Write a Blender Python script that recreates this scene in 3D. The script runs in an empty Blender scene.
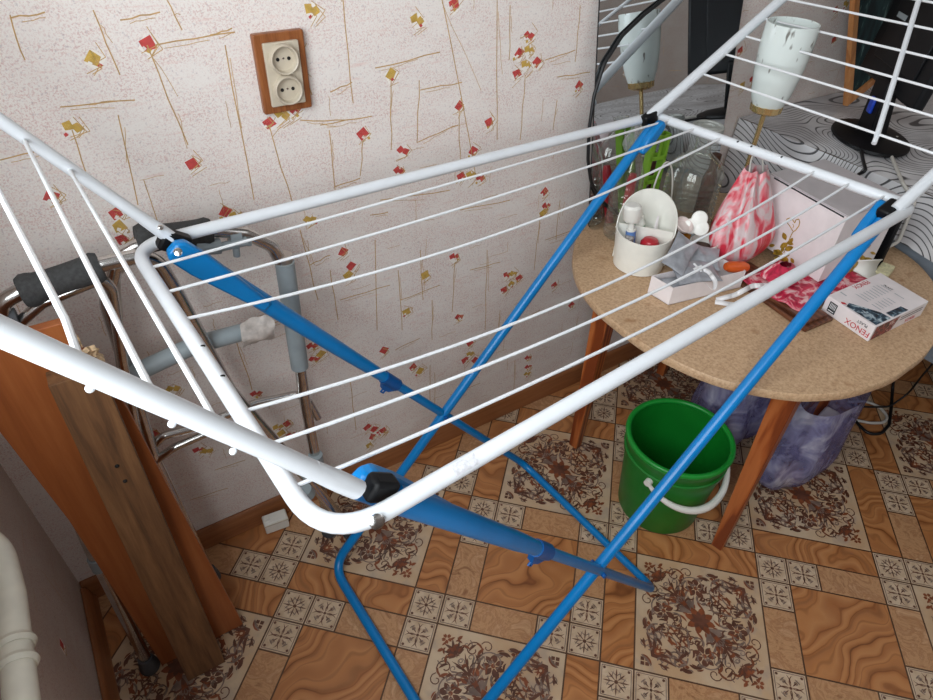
import bpy, math, random
from mathutils import Vector, Matrix
from math import sin, cos, pi, radians

random.seed(7)
scene = bpy.context.scene
COL = scene.collection
U = 0.075                                   # side of one small floor tile (m)

# ------------------------------------------------------------------ camera
CAM = Vector((0.2893, -1.1353, 1.4591))
RIGHT = Vector((0.8438, -0.5358, 0.0306))
DOWN = Vector((-0.3250, -0.5557, -0.7652))
FWD = Vector((0.4270, 0.6358, -0.6430))
FOC = 650.0

def ray(x, y):
    return RIGHT * ((x - 466.5) / FOC) + DOWN * ((y - 350.0) / FOC) + FWD
def on_z(x, y, z):                           # a point of the room seen at (x, y) at a known height
    d = ray(x, y); return CAM + d * ((z - CAM.z) / d.z)
def on_y(x, y, Y):
    d = ray(x, y); return CAM + d * ((Y - CAM.y) / d.y)
def on_x(x, y, X):
    d = ray(x, y); return CAM + d * ((X - CAM.x) / d.x)

cam = bpy.data.cameras.new('camera')
cam.sensor_width = 36.0
cam.lens = FOC / 933.0 * 36.0
cam.clip_start = 0.01
cam_o = bpy.data.objects.new('camera', cam)
COL.objects.link(cam_o)
rx, ry, rz = RIGHT.normalized(), (-DOWN).normalized(), (-FWD).normalized()
cam_o.matrix_world = Matrix(((rx.x, ry.x, rz.x, CAM.x), (rx.y, ry.y, rz.y, CAM.y), (rx.z, ry.z, rz.z, CAM.z), (0, 0, 0, 1)))
scene.camera = cam_o

# ------------------------------------------------------------------ materials
def lin(c):
    def f(v):
        v /= 255.0
        return v / 12.92 if v <= 0.04045 else ((v + 0.055) / 1.055) ** 2.4
    return (f(c[0]), f(c[1]), f(c[2]), 1.0)

class NT:
    def __init__(self, name):
        self.m = bpy.data.materials.new(name); self.m.use_nodes = True
        self.t = self.m.node_tree; self.t.nodes.clear()
        self.out = self.n('ShaderNodeOutputMaterial')
    def n(self, typ, **kw):
        nd = self.t.nodes.new(typ)
        for k, v in kw.items():
            if hasattr(nd, k): setattr(nd, k, v)
        return nd
    def l(self, a, b): self.t.links.new(a, b)
    def bsdf(self, color=None, rough=0.5, metal=0.0, spec=0.5, **kw):
        b = self.n('ShaderNodeBsdfPrincipled')
        b.inputs['Roughness'].default_value = rough
        b.inputs['Metallic'].default_value = metal
        b.inputs['Specular IOR Level'].default_value = spec
        for k, v in kw.items(): b.inputs[k].default_value = v
        if color is not None:
            if isinstance(color, tuple): b.inputs['Base Color'].default_value = color
            else: self.l(color, b.inputs['Base Color'])
        self.l(b.outputs[0], self.out.inputs[0])
        return b
    def coord(self, which='Object', scale=(1, 1, 1), rot=(0, 0, 0)):
        c = self.n('ShaderNodeTexCoord'); mp = self.n('ShaderNodeMapping')
        mp.inputs['Scale'].default_value = scale; mp.inputs['Rotation'].default_value = rot
        self.l(c.outputs[which], mp.inputs[0]); return mp.outputs[0]
    def noise(self, vec, scale, detail=3, rough=0.55, dist=0.0):
        nd = self.n('ShaderNodeTexNoise'); self.l(vec, nd.inputs['Vector'])
        nd.inputs['Scale'].default_value = scale; nd.inputs['Detail'].default_value = detail
        nd.inputs['Roughness'].default_value = rough; nd.inputs['Distortion'].default_value = dist
        return nd.outputs['Fac']
    def wave(self, vec, scale, dist, detail=2, dscale=1.0, typ='BANDS', prof='SIN', direction='X'):
        nd = self.n('ShaderNodeTexWave', wave_type=typ, wave_profile=prof)
        if typ == 'BANDS': nd.bands_direction = direction
        self.l(vec, nd.inputs['Vector'])
        nd.inputs['Scale'].default_value = scale; nd.inputs['Distortion'].default_value = dist
        nd.inputs['Detail'].default_value = detail; nd.inputs['Detail Scale'].default_value = dscale
        return nd.outputs['Fac']
    def ramp(self, fac, stops, interp='LINEAR'):
        nd = self.n('ShaderNodeValToRGB'); nd.color_ramp.interpolation = interp
        el = nd.color_ramp.elements
        while len(el) < len(stops): el.new(0.5)
        for e, (p, c) in zip(el, stops): e.position = p; e.color = c
        self.l(fac, nd.inputs[0]); return nd.outputs[0]
    def mix(self, fac, a, b, mode='MIX'):
        nd = self.n('ShaderNodeMix', data_type='RGBA', blend_type=mode)
        for sock, v in ((nd.inputs[0], fac), (nd.inputs[6], a), (nd.inputs[7], b)):
            if isinstance(v, (int, float)): sock.default_value = v
            elif isinstance(v, tuple): sock.default_value = v
            else: self.l(v, sock)
        return nd.outputs[2]
    def math(self, op, a, b=0.0):
        nd = self.n('ShaderNodeMath', operation=op)
        for i, v in enumerate((a, b)):
            if isinstance(v, (int, float)): nd.inputs[i].default_value = v
            else: self.l(v, nd.inputs[i])
        return nd.outputs[0]
    def bump(self, b, h, strength=0.2, dist=0.002):
        nd = self.n('ShaderNodeBump'); nd.inputs['Strength'].default_value = strength
        nd.inputs['Distance'].default_value = dist
        self.l(h, nd.inputs['Height']); self.l(nd.outputs[0], b.inputs['Normal'])

def plain(name, rgb, rough=0.5, metal=0.0, var=0.06, nscale=30.0, spec=0.5, **kw):
    m = NT(name); c = lin(rgb)
    if var > 0:
        f = m.noise(m.coord(), nscale, 2)
        d = tuple(v * (1 - var * 2) for v in c[:3]) + (1,)
        l = tuple(min(1, v * (1 + var)) for v in c[:3]) + (1,)
        col = m.ramp(f, [(0.3, d), (0.7, l)])
    else: col = c
    m.bsdf(col, rough, metal, spec, **kw); return m.m

def clear(name, rgb, alpha=0.15, rough=0.05, edge=0.5):
    """thin clear plastic or glass: mostly see-through, glossy and denser towards its edges"""
    m = NT(name)
    tr = m.n('ShaderNodeBsdfTransparent'); tr.inputs[0].default_value = (1, 1, 1, 1)
    tr.inputs[0].default_value = (0.94, 0.95, 0.94, 1)
    b = m.n('ShaderNodeBsdfPrincipled'); b.inputs['Base Color'].default_value = lin(rgb); b.inputs['Roughness'].default_value = rough
    b.inputs['Metallic'].default_value = 0.75 if alpha < 0.1 else 0.0
    lw = m.n('ShaderNodeLayerWeight'); lw.inputs[0].default_value = 0.3
    f = m.math('ADD', m.math('MULTIPLY', m.math('POWER', lw.outputs['Facing'], 1.5), edge), alpha)
    f = m.math('MINIMUM', f, 0.95)
    mx = m.n('ShaderNodeMixShader'); m.l(f, mx.inputs[0]); m.l(tr.outputs[0], mx.inputs[1]); m.l(b.outputs[0], mx.inputs[2])
    m.l(mx.outputs[0], m.out.inputs[0]); return m.m

def wood(name, dark, mid, light, scale=14, direction='X', stretch=(1, 1, 0.12), rough=0.5, dist=6.0, contrast=(0.2, 0.8)):
    m = NT(name); v = m.coord('Object', stretch)
    w = m.wave(v, scale, dist, 3, 1.4, direction=direction)
    n = m.noise(m.coord('Object', tuple(s * 1.0 for s in stretch)), 90, 4)
    c = m.ramp(w, [(contrast[0], lin(dark)), (0.5, lin(mid)), (contrast[1], lin(light))])
    c = m.mix(m.math('MULTIPLY', n, 0.55), c, lin(dark))
    b = m.bsdf(c, rough); m.bump(b, n, 0.12, 0.001); return m.m

M = {}
M['white_paint'] = plain('white_powder_coat', (222, 226, 230), 0.3, var=0.02)
M['wire_white'] = plain('white_wire_coating', (226, 228, 230), 0.35, var=0.02)
M['blue_paint'] = plain('blue_powder_coat', (0, 124, 194), 0.28, var=0.05, nscale=15)
M['blue_dark'] = plain('blue_plastic', (0, 86, 156), 0.4, var=0.05)
M['black_plastic'] = plain('black_plastic', (12, 12, 14), 0.5, var=0.1, spec=0.25)
M['chrome'] = plain('brushed_aluminium', (205, 203, 200), 0.22, 1.0, var=0.05, nscale=60)
M['dull_metal'] = plain('dull_aluminium', (196, 188, 180), 0.3, 0.85, var=0.06)
M['grip'] = plain('dark_grey_foam', (62, 62, 62), 0.85, var=0.15, nscale=200)
M['grey_plastic'] = plain('grey_plastic', (150, 160, 164), 0.45, var=0.05)
M['grey_rubber'] = plain('grey_rubber', (78, 80, 84), 0.75, var=0.1)
M['tape'] = plain('crumpled_tape', (200, 190, 182), 0.4, var=0.12, nscale=80)
def grain(name, dark, mid, light, sc, stretch, rough):
    m = NT(name); n = m.noise(m.coord('Object', stretch), sc, 5, 0.65, 0.3); k = m.noise(m.coord('Object', stretch), sc * 4, 3, 0.6)
    c = m.ramp(n, [(0.30, lin(dark)), (0.5, lin(mid)), (0.70, lin(light))])
    c = m.mix(m.math('MULTIPLY', k, 0.35), c, lin(dark))
    b = m.bsdf(c, rough); m.bump(b, k, 0.15, 0.001); return m.m
M['orange_veneer'] = grain('orange_veneer', (136, 72, 34), (164, 92, 46), (184, 112, 62), 34, (1, 1, 0.05), 0.42)
M['dark_wood'] = grain('weathered_brown_wood', (84, 56, 34), (122, 84, 52), (146, 104, 66), 70, (1, 1, 0.05), 0.7)
M['board_core'] = plain('broken_chipboard', (206, 176, 138), 0.9, var=0.25, nscale=150)
M['leg_wood'] = wood('varnished_pine', (126, 58, 24), (176, 92, 42), (196, 114, 60), 22, 'X', (1, 1, 0.12), 0.35, 4.5)
M['base_wood'] = grain('brown_skirting', (124, 74, 42), (150, 94, 56), (168, 110, 70), 60, (0.06, 0.06, 1), 0.4)
M['socket_wood'] = grain('socket_wood', (116, 64, 30), (148, 88, 48), (168, 108, 62), 160, (1, 1, 0.06), 0.4)
M['brown_lacquer'] = wood('brown_lacquered_wood', (80, 44, 28), (104, 60, 40), (120, 74, 50), 18, 'X', (1, 0.1, 1), 0.3, 3.0)
M['beige_plastic'] = plain('beige_plastic', (200, 188, 168), 0.35, var=0.03)
M['hole'] = plain('dark_hole', (18, 14, 12), 0.8, var=0)
M['pipe'] = plain('cream_enamel', (226, 222, 206), 0.35, var=0.06, nscale=25)
M['green_plastic'] = plain('green_bucket_plastic', (16, 120, 36), 0.38, var=0.06, nscale=12)
M['green_bucket_in'] = plain('green_bucket_inside', (14, 112, 40), 0.45, var=0.05)
M['white_plastic'] = plain('white_plastic', (236, 234, 226), 0.35, var=0.03)
M['cream_plastic'] = plain('cream_plastic', (242, 240, 230), 0.35, var=0.03)
M['card'] = plain('white_card', (236, 228, 228), 0.55, var=0.03)
M['card_grey'] = plain('greyish_card', (196, 190, 192), 0.6, var=0.03)
M['gold'] = plain('gold_print', (196, 158, 60), 0.4, 0.3, var=0.2, nscale=120)
M['ribbon'] = plain('white_ribbon', (236, 234, 234), 0.3, var=0.03)
M['foil'] = plain('grey_foil', (172, 174, 180), 0.38, 0.35, var=0.12, nscale=60)
M['print_white'] = plain('white_print', (240, 240, 240), 0.5, var=0)
M['print_red'] = plain('red_print', (196, 36, 48), 0.5, var=0.05)
M['print_black'] = plain('black_print', (40, 42, 46), 0.5, var=0)
M['print_grey'] = plain('grey_print', (176, 180, 184), 0.5, var=0)
M['amber'] = plain('amber_glass', (150, 92, 24), 0.15, var=0.1)
M['coffee'] = plain('coffee_stain', (70, 40, 24), 0.5, var=0.1)
M['orange'] = plain('orange_plastic', (214, 92, 34), 0.35, var=0.1)
M['red'] = plain('red_plastic', (184, 30, 44), 0.35, var=0.05)
M['apple'] = plain('apple_skin', (166, 44, 34), 0.3, var=0.25, nscale=25)
M['lime'] = plain('lime_plastic', (128, 176, 52), 0.35, var=0.05)
M['label_green'] = plain('green_label', (40, 140, 60), 0.4, var=0.2, nscale=60)
M['label_blue'] = plain('blue_label', (92, 128, 186), 0.4, var=0.1)
M['brass'] = plain('polished_brass', (224, 196, 140), 0.25, 0.85, var=0.04)
M['clear_pet'] = clear('clear_plastic', (222, 222, 214), 0.09, 0.05, 0.85)
M['clear_tub'] = clear('milky_plastic', (214, 216, 214), 0.16, 0.2, 0.5)
M['sponge'] = plain('pale_sponge', (214, 206, 166), 0.9, var=0.12, nscale=150)
M['cable_white'] = plain('white_cable', (200, 196, 188), 0.5, var=0.03)
M['cable_black'] = plain('black_cable', (20, 20, 22), 0.45, var=0.05)
M['monitor'] = plain('dark_monitor_shell', (20, 21, 24), 0.5, var=0.08, spec=0.3)
M['screen'] = plain('glossy_screen', (14, 16, 20), 0.08, var=0)
M['blue_led'] = plain('blue_tab', (30, 70, 190), 0.4, var=0.05)
M['desk_panel'] = plain('blue_grey_panel', (132, 142, 152), 0.5, var=0.04)
M['desk_top'] = plain('desk_board', (150, 130, 110), 0.5, var=0.06)
M['frame_wood'] = grain('pale_frame_wood', (170, 104, 56), (196, 134, 80), (210, 152, 98), 60, (1, 1, 0.1), 0.5)
M['mirror_back'] = plain('mirror_back', (30, 30, 32), 0.6, var=0.05)

def mk_mirror():
    m = NT('silvered_mirror'); f = m.noise(m.coord(), 3, 1)
    c = m.ramp(f, [(0, (0.70, 0.74, 0.76, 1)), (1, (0.74, 0.77, 0.79, 1))])
    m.bsdf(c, 0.012, 1.0); return m.m
M['mirror'] = mk_mirror()

def mk_chipboard():
    m = NT('raw_chipboard'); v = m.coord()
    a = m.noise(v, 160, 4, 0.7); b = m.noise(v, 9, 3, 0.6); s = m.noise(v, 22, 2, 0.5)
    c = m.ramp(a, [(0.25, lin((150, 114, 84))), (0.5, lin((198, 164, 128))), (0.75, lin((220, 190, 156)))])
    c = m.mix(m.math('MULTIPLY', b, 0.35), c, lin((172, 140, 108)))
    st = m.ramp(s, [(0.66, (0, 0, 0, 1)), (0.76, (0.55, 0.55, 0.55, 1))])
    c = m.mix(st, c, lin((148, 100, 52)))
    bs = m.bsdf(c, 0.55); m.bump(bs, a, 0.1, 0.0006); return m.m
M['chipboard'] = mk_chipboard()

def mk_wallpaper(name='speckled_wallpaper', shade=1.0):
    m = NT(name); v = m.coord()
    fine = m.noise(v, 330, 3, 0.65, 0.6)
    mid = m.noise(m.coord('Object', (1, 1, 2.2)), 9, 3, 0.6)
    streak = m.noise(m.coord('Object', (1, 1, 7)), 16, 3, 0.6)
    base = m.mix(m.math('MULTIPLY', mid, 0.5), lin((236, 230, 224)), lin((230, 216, 208)))
    mask = m.math('MULTIPLY', m.ramp(mid, [(0.34, (0.15,) * 3 + (1,)), (0.6, (1, 1, 1, 1))]), m.ramp(fine, [(0.50, (0, 0, 0, 1)), (0.60, (0.75, 0.75, 0.75, 1))]))
    c = m.mix(mask, base, lin((208, 170, 164)))
    fl2 = m.ramp(m.noise(v, 190, 2, 0.5), [(0.60, (0, 0, 0, 1)), (0.68, (0.55, 0.55, 0.55, 1))])
    c = m.mix(fl2, c, lin((190, 176, 178)))
    sk = m.ramp(streak, [(0.58, (0, 0, 0, 1)), (0.74, (0.5, 0.5, 0.5, 1))])
    c = m.mix(sk, c, lin((226, 190, 180)))
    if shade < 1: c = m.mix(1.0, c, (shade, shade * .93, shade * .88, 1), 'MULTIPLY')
    b = m.bsdf(c, 0.75, spec=0.25); m.bump(b, fine, 0.15, 0.0008); return m.m
M['wallpaper'] = mk_wallpaper()
M['wallpaper_shade'] = mk_wallpaper('shade_tinted_wallpaper', 0.72)  # same wallpaper, with the left wall's shade put into its colour
M['wallpaper_far_shade'] = mk_wallpaper('far_shade_tinted_wallpaper', 0.42)  # same wallpaper again, the dimness of the right and front walls tinted in
M['wp_line'] = plain('wallpaper_ochre_line', (198, 160, 104), 0.75, var=0.12, nscale=70)
M['wp_red'] = plain('wallpaper_red', (200, 74, 70), 0.7, var=0.12, nscale=90)
M['wp_yellow'] = plain('wallpaper_yellow', (206, 168, 80), 0.7, var=0.12, nscale=90)
M['wp_white'] = plain('wallpaper_white', (240, 232, 224), 0.75, var=0.02)

def mk_ornate():
    m = NT('ornate_tile'); v = m.coord()
    a = m.noise(v, 6, 3, 0.6); b = m.noise(v, 60, 3, 0.6)
    c = m.ramp(a, [(0.35, lin((196, 160, 122))), (0.6, lin((208, 184, 154)))])
    c = m.mix(m.math('MULTIPLY', b, 0.35), c, lin((180, 150, 122)))
    g = m.ramp(m.noise(v, 16, 3, 0.6), [(0.52, (0, 0, 0, 1)), (0.66, (0.5, 0.5, 0.5, 1))])
    c = m.mix(g, c, lin((164, 148, 136)))
    m.bsdf(c, 0.38); return m.m
M['t_ornate'] = mk_ornate()
def mk_small():
    m = NT('small_tile'); b = m.noise(m.coord(), 50, 3, 0.6)
    c = m.ramp(b, [(0.3, lin((186, 158, 128))), (0.7, lin((212, 188, 160)))])
    m.bsdf(c, 0.38); return m.m
M['t_small'] = mk_small()
def mk_marble(name, cols, scale, dist, wsc, rough=0.36):
    m = NT(name); uv = m.coord('UV')
    nz = m.n('ShaderNodeTexNoise'); m.l(uv, nz.inputs['Vector']); nz.inputs['Scale'].default_value = scale; nz.inputs['Detail'].default_value = 1.5
    add = m.n('ShaderNodeVectorMath', operation='MULTIPLY_ADD'); m.l(nz.outputs['Color'], add.inputs[0])
    add.inputs[1].default_value = (dist, dist, 0); m.l(uv, add.inputs[2]); wv = add.outputs[0]
    w = m.wave(wv, wsc, 1.2, 2, 1.5)
    n = m.noise(uv, 26, 4, 0.6, 0.4)
    w2 = m.wave(wv, wsc * 2.7, 2.0, 2, 1.0)
    c = m.ramp(w, [(0.0, lin(cols[0])), (0.05, lin(cols[1])), (0.3, lin(cols[2])), (0.72, lin(cols[3])), (1.0, lin(cols[1]))])
    c2 = m.ramp(w2, [(0.0, lin(cols[0])), (0.10, lin(cols[2])), (1.0, lin(cols[3]))])
    c = m.mix(0.42, c, c2)
    c = m.mix(m.math('MULTIPLY', n, 0.5), c, lin(cols[2]))
    m.bsdf(c, rough); return m.m
M['t_wood'] = mk_marble('sandstone_band_tile', ((98, 48, 24), (148, 86, 46), (182, 120, 70), (196, 138, 88)), 7.0, .26, 4.2)
def mk_beige():
    m = NT('beige_marble_tile'); uv = m.coord('UV')
    n = m.noise(uv, 16, 5, 0.7, 1.6)
    c = m.ramp(n, [(0.3, lin((146, 98, 64))), (0.47, lin((194, 148, 106))), (0.54, lin((170, 122, 84))), (0.7, lin((206, 164, 124)))])
    m.bsdf(c, 0.36); return m.m
M['t_beige'] = mk_beige()
M['grout'] = plain('tile_joint', (92, 62, 42), 0.6, var=0.1)
M['ink'] = plain('brown_tile_print', (104, 64, 48), 0.45, var=0.2, nscale=40)
M['ink2'] = plain('grey_brown_tile_print', (130, 108, 96), 0.45, var=0.2, nscale=40)
M['ink3'] = plain('rust_tile_print', (136, 74, 44), 0.45, var=0.2, nscale=40)

def mk_cloth():
    m = NT('wave_print_cloth'); v = m.coord('Object', (1, 1, 1))
    n = m.noise(v, 4.2, 0, 0.4)
    f = m.math('FRACT', m.math('MULTIPLY', n, 34))
    patch = m.ramp(m.noise(v, 5.0, 1), [(0.42, (0, 0, 0, 1)), (0.52, (1, 1, 1, 1))])
    ln = m.ramp(f, [(0.0, (1, 1, 1, 1)), (0.16, (1, 1, 1, 1)), (0.24, (0, 0, 0, 1))])
    bl = m.noise(v, 7, 2)
    base = m.ramp(bl, [(0.4, lin((228, 228, 230))), (0.6, lin((190, 188, 190)))])
    c = m.mix(m.math('MULTIPLY', ln, 0.9), base, lin((44, 44, 48)))
    m.bsdf(c, 0.4); return m.m
M['cloth'] = mk_cloth()

def mk_floral(name, a, b, c3, scale=14, alpha=None):
    m = NT(name); v = m.coord()
    n = m.noise(v, scale, 3, 0.6, 1.5)
    c = m.ramp(n, [(0.36, lin(a)), (0.5, lin(b)), (0.62, lin(c3))])
    b_ = m.bsdf(c, 0.5); m.bump(b_, m.noise(v, 60, 2), 0.4, 0.003); return m.m
M['floral'] = mk_floral('rose_print_cloth', (150, 16, 48), (206, 40, 78), (232, 190, 190), 26)
def mk_pinkbag():
    m = NT('red_striped_film'); v = m.coord('Object', (1, 1, 0.28))
    n = m.noise(v, 34, 2, 0.5, 1.2)
    c = m.ramp(n, [(0.40, lin((206, 186, 186))), (0.5, lin((220, 136, 142))), (0.60, lin((206, 50, 70)))])
    b = m.bsdf(c, 0.3); m.bump(b, m.noise(m.coord(), 40, 3), 0.5, 0.004); return m.m
M['pinkbag'] = mk_pinkbag()
def mk_lilac():
    m = NT('lilac_film'); v = m.coord()
    tr = m.n('ShaderNodeBsdfTransparent'); tr.inputs[0].default_value = lin((200, 200, 236))
    b = m.n('ShaderNodeBsdfPrincipled'); b.inputs['Roughness'].default_value = 0.22
    n = m.noise(v, 11, 3, 0.6, 1.0)
    m.l(m.ramp(n, [(0.34, lin((124, 122, 162))), (0.5, lin((168, 168, 206))), (0.66, lin((216, 218, 238)))]), b.inputs['Base Color'])
    m.bump(b, m.noise(m.coord('Object', (1, 1, 0.4)), 28, 3), 0.9, 0.012)
    mx = m.n('ShaderNodeMixShader'); m.l(m.ramp(n, [(0.3, (0.32,) * 3 + (1,)), (0.7, (0.62,) * 3 + (1,))]), mx.inputs[0])
    m.l(tr.outputs[0], mx.inputs[1]); m.l(b.outputs[0], mx.inputs[2]); m.l(mx.outputs[0], m.out.inputs[0]); return m.m
M['lilac'] = mk_lilac()
def mk_shade():
    m = NT('opal_glass'); v = m.coord('Object', (1, 1, 0.4))
    n = m.noise(v, 60, 2, 0.5)
    c = m.ramp(n, [(0.28, lin((120, 118, 112))), (0.35, lin((218, 226, 222)))])
    m.bsdf(c, 0.22, **{'Transmission Weight': 0.0}); return m.m
M['shade'] = mk_shade()
def mk_picture():
    m = NT('dark_green_picture'); v = m.coord('Object', (1, 1, 0.25))
    n = m.noise(v, 40, 3, 0.6)
    c = m.ramp(n, [(0.4, lin((16, 28, 32))), (0.6, lin((30, 56, 58))), (0.72, lin((120, 146, 142)))])
    m.bsdf(c, 0.6, spec=0.2); return m.m
M['picture'] = mk_picture()
def mk_photo_print():
    m = NT('dark_teal_print'); n = m.noise(m.coord(), 60, 3, 0.6, 1.0)
    c = m.ramp(n, [(0.38, lin((20, 28, 38))), (0.52, lin((52, 84, 104))), (0.66, lin((190, 206, 212)))])
    m.bsdf(c, 0.35); return m.m
M['photo_print'] = mk_photo_print()
def mk_red_print():
    m = NT('red_dark_print'); n = m.noise(m.coord(), 90, 3, 0.6, 1.0)
    c = m.ramp(n, [(0.42, lin((44, 44, 48))), (0.55, lin((150, 40, 44))), (0.68, lin((200, 190, 186)))])
    m.bsdf(c, 0.35); return m.m
M['red_photo'] = mk_red_print()

# ------------------------------------------------------------------ mesh helpers
def V(*a): return Vector(a if len(a) > 1 else a[0])

def fillet(pts, r, n=6, closed=False):
    pts = [Vector(p) for p in pts]; out = []
    N = len(pts)
    for i, p in enumerate(pts):
        if not closed and i in (0, N - 1): out.append(p); continue
        a, b = pts[i - 1], pts[(i + 1) % N]
        da, db = (a - p), (b - p); la, lb = da.length, db.length
        da.normalize(); db.normalize()
        ang = da.angle(db)
        if ang > 3.05: out.append(p); continue
        rr = r[i] if isinstance(r, (list, tuple)) else r
        if rr <= 0: out.append(p); continue
        t = min(rr / math.tan(ang / 2), la * 0.48, lb * 0.48)
        p0, p1 = p + da * t, p + db * t
        for k in range(n + 1):
            s = k / n
            out.append(p0 * (1 - s) ** 2 + p * 2 * s * (1 - s) + p1 * s * s)
    return out

class MB:
    def __init__(self): self.v = []; self.f = []; self.mi = []; self.uv = {}
    def poly(self, pts, mi=0, uv=None):
        i = len(self.v); self.v += [tuple(p) for p in pts]
        self.f.append(tuple(range(i, i + len(pts)))); self.mi.append(mi)
        if uv: self.uv[len(self.f) - 1] = uv
        return self
    def box(self, lo, hi, mi=0, mat=None):
        x0, y0, z0 = lo; x1, y1, z1 = hi
        c = [(x0, y0, z0), (x1, y0, z0), (x1, y1, z0), (x0, y1, z0), (x0, y0, z1), (x1, y0, z1), (x1, y1, z1), (x0, y1, z1)]
        if mat: c = [tuple(mat @ Vector(p)) for p in c]
        return self.hexa(c, mi)
    def hexa(self, c, mi=0):
        i = len(self.v); self.v += [tuple(p) for p in c]
        for q in ((0, 3, 2, 1), (4, 5, 6, 7), (0, 1, 5, 4), (1, 2, 6, 5), (2, 3, 7, 6), (3, 0, 4, 7)):
            self.f.append(tuple(i + k for k in q)); self.mi.append(mi)
        return self
    def prism(self, outline, vec, mi=0):
        n = len(outline); i = len(self.v); vec = Vector(vec)
        self.v += [tuple(p) for p in outline] + [tuple(Vector(p) + vec) for p in outline]
        self.f.append(tuple(i + k for k in reversed(range(n)))); self.mi.append(mi)
        self.f.append(tuple(i + n + k for k in range(n))); self.mi.append(mi)
        for k in range(n):
            j = (k + 1) % n; self.f.append((i + k, i + j, i + n + j, i + n + k)); self.mi.append(mi)
        return self
    def tube(self, pts, r, seg=12, closed=False, caps=True, mi=0, flat=None):
        pts = [Vector(p) for p in pts]
        q = [pts[0]]
        for p in pts[1:]:
            if (p - q[-1]).length > 1e-6: q.append(p)
        pts = q; n = len(pts)
        rad = r if isinstance(r, (list, tuple)) else [r] * n
        if len(rad) != n:
            L = [0]
            for a, b in zip(pts, pts[1:]): L.append(L[-1] + (b - a).length)
            m = len(rad) - 1
            rad = [rad[min(int(l / L[-1] * m), m - 1)] * (1 - (l / L[-1] * m - min(int(l / L[-1] * m), m - 1))) + rad[min(int(l / L[-1] * m), m - 1) + 1] * (l / L[-1] * m - min(int(l / L[-1] * m), m - 1)) for l in L]
        T = []
        for k in range(n):
            if closed: d = pts[(k + 1) % n] - pts[k - 1]
            else: d = pts[min(k + 1, n - 1)] - pts[max(k - 1, 0)]
            T.append(d.normalized())
        ref = Vector((0, 0, 1)) if abs(T[0].z) < 0.9 else Vector((1, 0, 0))
        nrm = (ref - T[0] * ref.dot(T[0])).normalized()
        i0 = len(self.v)
        frames = []
        for k in range(n):
            nrm = (nrm - T[k] * nrm.dot(T[k])).normalized(); frames.append(nrm)
        twist = 0.0
        if closed:
            last = (frames[-1] - T[0] * frames[-1].dot(T[0])).normalized()
            twist = math.atan2(last.cross(frames[0]).dot(T[0]), last.dot(frames[0]))
        for k in range(n):
            nrm = frames[k]; bn = T[k].cross(nrm)
            for s in range(seg):
                a = 2 * pi * s / seg + twist * k / n
                fx, fy = (1, 1) if flat is None else flat
                self.v.append(tuple(pts[k] + (nrm * cos(a) * fx + bn * sin(a) * fy) * rad[k]))
        for k in range(n if closed else n - 1):
            k2 = (k + 1) % n
            for s in range(seg):
                s2 = (s + 1) % seg
                self.f.append((i0 + k * seg + s, i0 + k * seg + s2, i0 + k2 * seg + s2, i0 + k2 * seg + s)); self.mi.append(mi)
        if caps and not closed:
            self.f.append(tuple(i0 + s for s in reversed(range(seg)))); self.mi.append(mi)
            self.f.append(tuple(i0 + (n - 1) * seg + s for s in range(seg))); self.mi.append(mi)
        return self
    def lathe(self, prof, seg=32, mat=None, mi=0, a0=0.0, a1=2 * pi, mod=None):
        full = abs(a1 - a0 - 2 * pi) < 1e-6
        n = seg if full else seg + 1; i0 = len(self.v)
        for (r, z) in prof:
            for s in range(n):
                a = a0 + (a1 - a0) * s / seg
                p = Vector((r * cos(a), r * sin(a), z))
                if mod: p = mod(p, a)
                if mat: p = mat @ p
                self.v.append(tuple(p))
        for k in range(len(prof) - 1):
            for s in range(seg):
                s2 = (s + 1) % n
                self.f.append((i0 + k * n + s, i0 + k * n + s2, i0 + (k + 1) * n + s2, i0 + (k + 1) * n + s)); self.mi.append(mi)
        if full:
            if prof[0][0] > 1e-5: self.f.append(tuple(i0 + s for s in reversed(range(n)))); self.mi.append(mi)
        return self
    def ball(self, c, r, seg=16, rings=10, mi=0, sq=(1, 1, 1)):
        c = Vector(c)
        prof = [(max(sin(pi * k / rings), 1e-4) * r, -cos(pi * k / rings) * r) for k in range(rings + 1)]
        m = Matrix.Translation(c) @ Matrix.Diagonal((sq[0], sq[1], sq[2], 1))
        return self.lathe(prof, seg, m, mi)
    def grid(self, fn, nu, nv, mi=0):
        i0 = len(self.v)
        for a in range(nu + 1):
            for b in range(nv + 1): self.v.append(tuple(fn(a / nu, b / nv)))
        for a in range(nu):
            for b in range(nv):
                k = i0 + a * (nv + 1) + b
                self.f.append((k, k + nv + 1, k + nv + 2, k + 1)); self.mi.append(mi)
        return self
    def build(self, name, mats, parent=None, smooth=True, bevel=0.0, sub=0, solid=0.0, kind=None, label=None, fix=True):
        if not isinstance(mats, (list, tuple)): mats = [mats]
        org = Vector((0, 0, 0)); q = parent
        while q is not None: org += q.location; q = q.parent
        me = bpy.data.meshes.new(name)
        me.from_pydata([tuple(Vector(p) - org) for p in self.v], [], self.f)
        for m in mats: me.materials.append(M[m] if isinstance(m, str) else m)
        for p, mi in zip(me.polygons, self.mi): p.material_index = mi
        if self.uv:
            lay = me.uv_layers.new(name='uv')
            for p in me.polygons:
                if p.index in self.uv:
                    for li, c in zip(p.loop_indices, self.uv[p.index]): lay.data[li].uv = c
        me.update()
        if fix:
            import bmesh
            b = bmesh.new(); b.from_mesh(me)
            bmesh.ops.recalc_face_normals(b, faces=b.faces); b.to_mesh(me); b.free()
        if smooth:
            me.polygons.foreach_set('use_smooth', [True] * len(me.polygons))
            me.set_sharp_from_angle(angle=radians(38))
        o = bpy.data.objects.new(name, me); COL.objects.link(o)
        if parent is not None: o.parent = parent
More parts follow.
